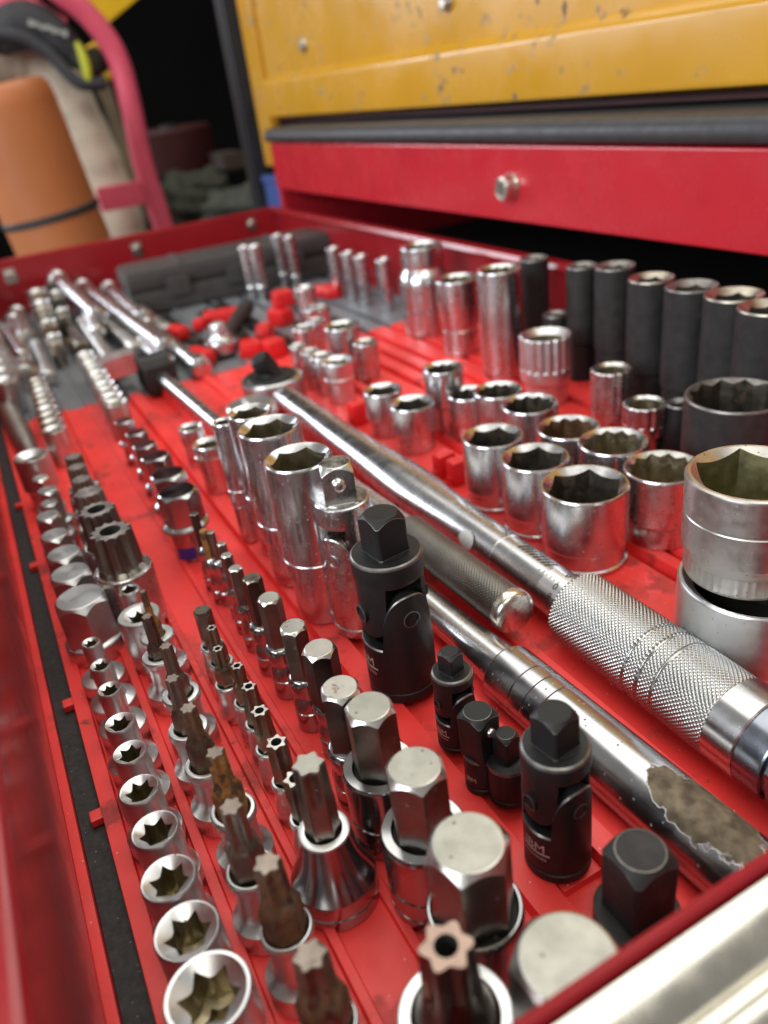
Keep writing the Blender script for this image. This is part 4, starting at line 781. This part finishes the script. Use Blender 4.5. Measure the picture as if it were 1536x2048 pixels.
# dark rails carrying the clips
for i, (xa, xb, yy, lb) in enumerate(((-900, -690, 168, 'dark socket rail next to the chrome bars'), (-880, -668, 207, 'dark socket rail under the red clips by the ratchet'), (-900, -664, 232, 'dark socket rail passing behind the ratchet'), (-900, -664, 292, 'dark socket rail running under the tall tubes'))):
    o = empty('socket_rail', (xa+xb)/2, yy, 0.2, lb, 'socket rail', 'dark socket rails on the grey liner'); L2 = (xb-xa)/2
    MB().prism([(-6, 0), (6, 0), (6, 3), (4.5, 3), (4.5, 2), (-4.5, 2), (-4.5, 3), (-6, 3)], -L2, L2, 'x').build('channel', slate, o)
    for k in range(5): MB().box(-4, 4, -3, 3, 0, 6).build('spring_clip', [steel_dark], o, loc=(-L2+20+k*(2*L2-40)/4, 0, 2.1), bevel=1.0)
# black moulded case against the far wall
cs = empty('tool_case', -958, 270, 0, 'long charcoal moulded plastic case lying against the far wall', 'case', rot=(0, 0, R(-3)))
MB().box(-38, 38, -128, 128, 0.3, 25).build('base_shell', [case_mat], cs, bevel=5)
MB().box(-36, 36, -127, 127, 26.4, 50).build('lid_shell', [case_mat], cs, bevel=8)
MB().box(-35, 35, -124, 124, 22, 30).build('seam', [dark_gap], cs)
for yy in (-70, 0, 70): MB().box(37, 41.5, yy-13, yy+13, 16, 36).build('latch', [case_mat], cs, bevel=1.5)
for yy in (-60, 60): MB().box(-30, 30, yy-4, yy+4, 48, 51.5).build('moulded_rib', [case_mat], cs, bevel=1.4)
# ------------------------------------------------------------------ chests behind
ch = empty('red_tool_chest', -560, 520, -4, 'glossy red tool chest whose lid panel with a round lock overhangs the open drawer', 'tool chest')
c0 = (560, -520, 4)
drawer.parent = ch; drawer.location = Vector((-575+560, 180-520, -6+4))*MM; drawer.name = 'drawer'; del drawer['label']; del drawer['category']
def cpart(b, name, m, **k): return b.build(name, m, ch, loc=c0, **k)
cpart(MB().prism([(400, 90), (400, 143.5), (400.8, 145.2), (402.5, 146), (408, 146), (408, 144.5), (402, 144), (401.6, 143), (401.6, 91), (408, 90.5), (408, 89), (402, 88.6), (400.6, 89)], -1098, 120, 'x'), 'front_panel', red_gloss)
cpart(MB().box(-1100, -1088.5, 401.8, 780, -6, 145.4), 'side_panel', red_gloss, bevel=1.0)
cpart(MB().box(-1099.5, 125, 409, 780, 146.2, 148.2), 'top_panel', red_gloss)
cpart(MB().box(-1088, 120, 430, 780, -8, -6), 'inner_floor', dark_gap)
cpart(MB().box(-1088, 120, 778, 780, -8, 146), 'back_panel', dark_gap)
cpart(MB().box(118, 122, 402, 778, -8, 146), 'side_panel', red_gloss)
cpart(MB().box(-1000, -10, 436, 700, 100, 104), 'inner_shelf', dull_red)
mt = [(398.6, 147.2), (396.6, 149), (395.6, 152.5), (396.0, 157), (398.2, 160.6), (402, 162.6), (408, 163.2), (520, 163.2), (520, 148.4), (409.5, 148.4)]
cpart(MB().prism(mt, -1104, 130, 'x'), 'rubber_lid_edge', rubber, angle=50)
lk = empty('lock', -557, 400, 116, 'x', 'x'); del lk['label']; del lk['category']
lk.parent = ch; lk.location = Vector((-557+560, 399.9-520, 115+4))*MM; lk.rotation_euler = (PI/2, 0, 0)
lk.name = 'barrel_lock'
MB().loft([(11.2, 0), (11.2, 1.0), (10.4, 2.2), (9.6, 5.5), (9.2, 9.6), (8.7, 10.4), (7.6, 10.6), (7.2, 10.0), (6.6, 9.9), (6.6, 10.3), (2.0, 10.35)], 48).build('barrel', [zinc], lk, angle=25)
MB().box(-0.7, 0.7, -3.2, 3.2, 10.2, 10.8).build('key_slot', [dark_gap], lk)
yc = empty('yellow_tool_chest', -600, 600, 165, 'chipped yellow steel chest standing on top of the red tool chest', 'tool chest')
y0 = (600, -600, -165)
def ypart(b, name, m, **k): return b.build(name, m, yc, loc=y0, **k)
YF = 440
ypart(MB().prism([(YF+2, 172.5), (YF-1.5, 174), (YF-2.5, 177), (YF-2.5, 214), (YF-0.5, 218.5), (YF+6, 223.5), (YF+6, 400), (YF+12, 402), (YF+14, 400), (YF+14, 174), (YF+10, 172.5)], -1188, 180, 'x'), 'front_panel', yellow, angle=40)
ypart(MB().prism([(YF+8, 106), (YF+3, 108), (YF+3, 402), (YF+9, 404), (YF+16, 402), (YF+16, 108)], -1252, -1197, 'x'), 'corner_post', yellow, bevel=1.5)
ypart(MB().box(-1197, -1188, YF+9, YF+15, 168, 402), 'recess_strip', MATS['chipped yellow paint'])
ypart(MB().box(-1250, 180, YF+17, YF+330, 171, 402), 'body_shell', yellow_plain)
ypart(MB().box(-1195, 180, YF+16, YF+20, 165.5, 171), 'bottom_flange', dull_red)
for (bx_, bz_) in ((-705, 255), (-1041, 249), (-330, 262)):
    b = MB(); b.T = Matrix.Translation((bx_, YF+6, bz_)) @ Matrix.Rotation(PI/2, 4, 'X')
    b.loft([(7.5, 0), (7.5, 1.5), (5.6, 2.0), (poly(36, 6, 9.6), 2.1), (poly(36, 6, 9.6), 6.2), (4.0, 7.0)], 36); ypart(b, 'rusty_bolt', steel_spot)
# ------------------------------------------------------------------ background beyond the drawer
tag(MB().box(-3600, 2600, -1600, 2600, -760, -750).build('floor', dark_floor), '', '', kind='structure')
tag(MB().box(-3010, -3000, -1600, 2600, -750, 1900).build('wall', room_black), '', '', kind='structure')  # backdrop sheet added to keep the background black
tag(MB().box(-3000, -1270, 1290, 1300, -750, 1900).build('wall', room_black), '', '', kind='structure')  # side backdrop sheet, its darkness likewise in the colour
po = empty('dark_post', -1318, 452, -750, 'narrow slate grey post standing left of the yellow chest', 'post')
MB().box(-17, 17, -14, 14, 0, 1700).build('upright', slate, po, bevel=3)
MB().box(-9, 9, -16.5, -13, 60, 1690).build('edge_trim', black_matt, po, bevel=1)
MB().box(-60, 60, -60, 60, -0.5, 8).build('foot_plate', slate, po, bevel=2)
bl = empty('blue_box', -1252, 505, -750, 'sliver of blue painted box below the yellow chest', 'box')
MB().box(-30, 30, -60, 60, 0, 832).build('body', blue_paint, bl, bevel=4)
MB().box(-32, 32, -62, 62, 832.2, 842).build('lid', blue_paint, bl, bevel=2)
# hand truck
ht = empty('hand_truck', -1640, 350, -750, 'faded red tubular hand truck standing behind the drawer', 'hand truck')
def hp(x, y, z): return (x+1640, y-350, z+750)
lt = [(-1640,351,-14), (-1640,341.1,110.5), (-1640,344.6,211.3), (-1640,343.8,279.3), (-1640,331.5,322.7), (-1640,307.1,361.9), (-1640,275,393.1)]
lt = [hp(-1640, 375, -745), hp(-1640, 372, -400)]+[hp(*p) for p in lt]+[hp(-1640, 190, 470), hp(-1640, 90, 470)]
def smooth(pts, n=6):
    P = [Vector(p) for p in pts]; out = []
    for i in range(len(P)-1):
        p0, p1, p2, p3 = P[max(i-1, 0)], P[i], P[i+1], P[min(i+2, len(P)-1)]
        for k in range(n):
            t = k/n; out.append(0.5*((2*p1)+(p2-p0)*t+(2*p0-5*p1+4*p2-p3)*t*t+(3*p1-p0-3*p2+p3)*t**3))
    return out+[P[-1]]
MB().tube(smooth(lt), 19.5, 20).build('frame_tube', truck_red, ht, angle=60)
MB().tube([hp(-1640, -60, -745), hp(-1640, -55, -200), hp(-1640, 0, 300), hp(-1640, 90, 470)], 21, 20).build('frame_tube', truck_red, ht, angle=60)
cb = [hp(-1630,244.4,83.5), hp(-1630,343.9,68.9)]
MB().prism([(-8, -21), (-8, 21), (8, 21), (8, -21)], cb[0][1], cb[1][1], 'y').build('cross_bar', truck_red, ht, loc=(0, 0, cb[1][2]), bevel=4)
MB().prism([(-8, -21), (-8, 21), (8, 21), (8, -21)], -395, 10, 'y').build('cross_bar', truck_red, ht, loc=(0, 0, 240), bevel=4)
MB().box(-40, 260, -400, 20, -0.5, 8).build('toe_plate', truck_red, ht, bevel=2)
MB().tube([hp(-1690,170.8,381.9), hp(-1690,213.8,389.4), hp(-1690,260.3,352.5), hp(-1690,270.5,344.1)], 20, 20).build('brace_tube', truck_red, ht, angle=60)
for yy in (-420, 40):
    w_ = empty('wheel', 0, 0, 0, 'x', 'x'); del w_['label']; del w_['category']; w_.parent = ht; w_.location = Vector((-60, yy, 110))*MM; w_.rotation_euler = (PI/2, 0, 0)
    MB().loft([(60, -30), (100, -30), (110, -18), (110, 18), (100, 30), (60, 30)], 36).build('tyre', black_matt, w_)
    MB().loft([(20, -32), (62, -26), (62, 26), (20, 32)], 36).build('rim', truck_red, w_)
# orange cylinder with a black band
oc = empty('orange_cylinder', -1470, 228, -750, 'upright orange plastic cylinder with a thin black band', 'cylinder', rot=(R(6.2), R(0), 0))
MB().loft([(74, 0), (77, 6), (77, 988), (75, 1008), (68, 1018), (56, 1020)], 64).build('body', orange, oc)
MB().loft([(77.3, 824), (79.3, 825.5), (79.3, 834), (77.3, 835.5)], 64, bottom=False, top=False).build('band', rubber, oc)
# canvas hose hanging over, with a dark strap
hs_ = empty('canvas_hose', -1760, 240, 300, 'thick beige canvas hose hanging in an arch behind the orange cylinder', 'hose')
def hq(px): return (px[0]+1760, px[1]-240, px[2]-300)
pts = [hq(p) for p in ((-1760,84.9,266.9), (-1760,128,305.7), (-1760,179.3,318.5), (-1760,222.6,303.8), (-1760,249.9,247.6), (-1760,266.9,181.2), (-1760,278.8,107.7), (-1760,287.2,26), (-1760,285.7,-63.2), (-1760,260.5,-251.1))]
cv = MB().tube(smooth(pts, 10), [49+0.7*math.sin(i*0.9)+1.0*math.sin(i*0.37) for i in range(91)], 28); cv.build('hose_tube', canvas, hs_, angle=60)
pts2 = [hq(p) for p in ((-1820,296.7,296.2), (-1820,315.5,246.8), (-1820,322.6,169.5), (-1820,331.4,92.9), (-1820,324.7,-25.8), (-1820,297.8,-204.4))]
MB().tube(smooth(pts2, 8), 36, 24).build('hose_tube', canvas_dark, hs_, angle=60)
pts3 = [hq(p) for p in ((-1760,293.1,267.8), (-1760,307,219.5), (-1760,311.7,152.8), (-1760,317.3,78.3), (-1760,315.2,30.8), (-1760,281.4,-256.4))]
MB().tube(smooth(pts3, 8), [(4, 15)]*41, 12).build('webbing_strap', strap_dark, hs_)
# dark glove like tool draped on the hose
gv = empty('work_glove', -1680, 250, 300, 'slate work glove with a lime yellow cuff edge draped over the beige hose', 'glove')
def gq(px): return (px[0]+1680, px[1]-250, px[2]-300)
gp = [gq(p) for p in ((-1670,133.2,345.6), (-1670,165.3,346.3), (-1670,204.5,354.6), (-1668,234.3,345.2), (-1665,256.5,323.5), (-1665,276,303.4), (-1665,290.1,286.5))]
MB().tube(smooth(gp, 6), [(10+14*math.sin(PI*min(1, (i+5)/34)), 16+22*math.sin(PI*min(1, (i+5)/40))) for i in range(37)], 24).build('body', glove_dark, gv, angle=70)
gp2 = [gq(p) for p in ((-1650,147.7,345.3), (-1650,193,337.6), (-1650,229.7,311.3), (-1650,252.8,277.1), (-1650,272.9,257.8), (-1660,313.8,255.3))]
MB().tube(smooth(gp2, 6), [(9, 11)]*31, 16).build('finger_roll', glove_dark, gv, angle=70)
b = MB(); c = gq((-1655,283.7,288))
b.T = Matrix.Translation(c) @ Matrix.Rotation(R(80), 4, 'Y')
MBt = MB().tube([Vector(c)+Vector((6, -6+10*math.cos(a)*0.9, 34*math.sin(a))) for a in [R(-75)+R(150)*k/12 for k in range(13)]], [3+6*math.sin(PI*(k+0.5)/13) for k in range(13)], 14)
MBt.build('cuff_edge', lime, gv, angle=70)
MB().tube([gq((-1670,289.8,283)), gq((-1675,313.9,292.6)), gq((-1685,329.5,287.8))], [26, 22, 14], 18).build('cuff', mat('dark olive cuff', (0.03, 0.032, 0.022), 0, 0.8, 0, 0.3, 60), gv, angle=70)
for k in range(7):
    p = gq((-1640,215.3,354.2)); p9 = gq((-1640,265.1,334.6)); p = tuple(p[q]+(p9[q]-p[q])*k/6 for q in range(3))
    MB().box(-1, 1, -4.2, 4.2, -5+(k % 2)*2, 5-(k % 3)).build('print_patch', glove_print, gv, loc=p, rot=(R(-20), 0, 0), bevel=0.8)
# odds and ends in the dark
o = empty('yellow_bracket', -1900,413.9,399.2, 'yellow painted bracket behind the hand truck top', 'bracket')
MB().box(-20, 20, -60, 66, -22, 70).build('plate', yellow_plain, o, rot=(R(28), 0, 0), bevel=4)
MB().box(-22, 18, -110, -50, -110, -40).build('lug', yellow_plain, o, rot=(R(20), 0, 0), bevel=8)
o = empty('red_drum', -2250, 500, -750, 'dull red drum standing in the dark behind the hand truck', 'drum')
MB().loft([(150, 0), (158, 5), (158, 300), (162, 306), (158, 312), (158, 600), (162, 606), (158, 612), (158, 900), (152, 908), (140, 904)], 40).build('shell', dull_red, o)
MB().loft([(24, 0), (24, 10), (20, 12)], 20).build('bung', black_matt, o, loc=(60, 40, 904))
def lump(name, x, y, z, sx, sy, sz, label, cat, m, seed):
    rnd = random.Random(seed); root = empty(name, x, y, z, label, cat)
    for q in range(2):
        bm = bmesh.new(); bmesh.ops.create_icosphere(bm, subdivisions=4, radius=1.0)
        ph = [rnd.uniform(0, 6) for _ in range(6)]
        for v in bm.verts:
            n = v.co.normalized(); d = 1+0.13*math.sin(5*n.x+ph[0])+0.11*math.sin(7*n.y+ph[1]+2*n.x)+0.08*math.sin(11*n.z+ph[2]+3*n.y)
            v.co = Vector((n.x*sx*d, n.y*sy*d, n.z*sz*d))*MM*(1 if q == 0 else 0.72)
        me = bpy.data.meshes.new('fold'); bm.to_mesh(me); bm.free(); me.materials.append(m); me.shade_smooth()
        ob = bpy.data.objects.new('cloth_fold', me); COL.objects.link(ob); ob.parent = root; ob.location = Vector((0, q*sy*0.8, q*sz*0.35))*MM; ob.rotation_euler = (0.3*q, 0.2*q, 0.5*q)
    return root
lump('cloth_bundle', -1750,429.3,16.5, 70, 66, 62, 'olive cloth bundle just right of the hand truck tube', 'cloth bundle', olive, 3)
lump('cloth_bundle', -1700,508,-3.7, 60, 90, 46, 'pale olive cloth bundle at the foot of the slate post', 'cloth bundle', mat('pale olive cloth', (0.055, 0.06, 0.05), 0, 0.9, 0.05, 0.35, 45, bump=0.5, bscale=300), 5)
tag(MB().box(-1620, -1300, 300, 760, -750, 0).build('low_bench', black_matt, bevel=4), 'low dark bench carrying the olive cloth bundles', 'bench')
o = empty('brown_carton', -2000,614.8,73.9, 'small brown carton on the dark shelf behind the post', 'carton')
MB().box(-50, 50, -26, 26, -22, 20).build('box', brown, o, bevel=2)
MB().box(-50, 50, -26, 0, 20.2, 21.4).build('flap', brown, o, rot=(R(8), 0, 0))
tag(MB().box(-2100, -1900, 250, 760, -750, 60).build('shelf_unit', room_black, bevel=3), 'black shelf unit in the dark behind the slate post', 'shelf unit')
print('objects', len(bpy.data.objects), 'polys', sum(len(m.polygons) for m in bpy.data.meshes))
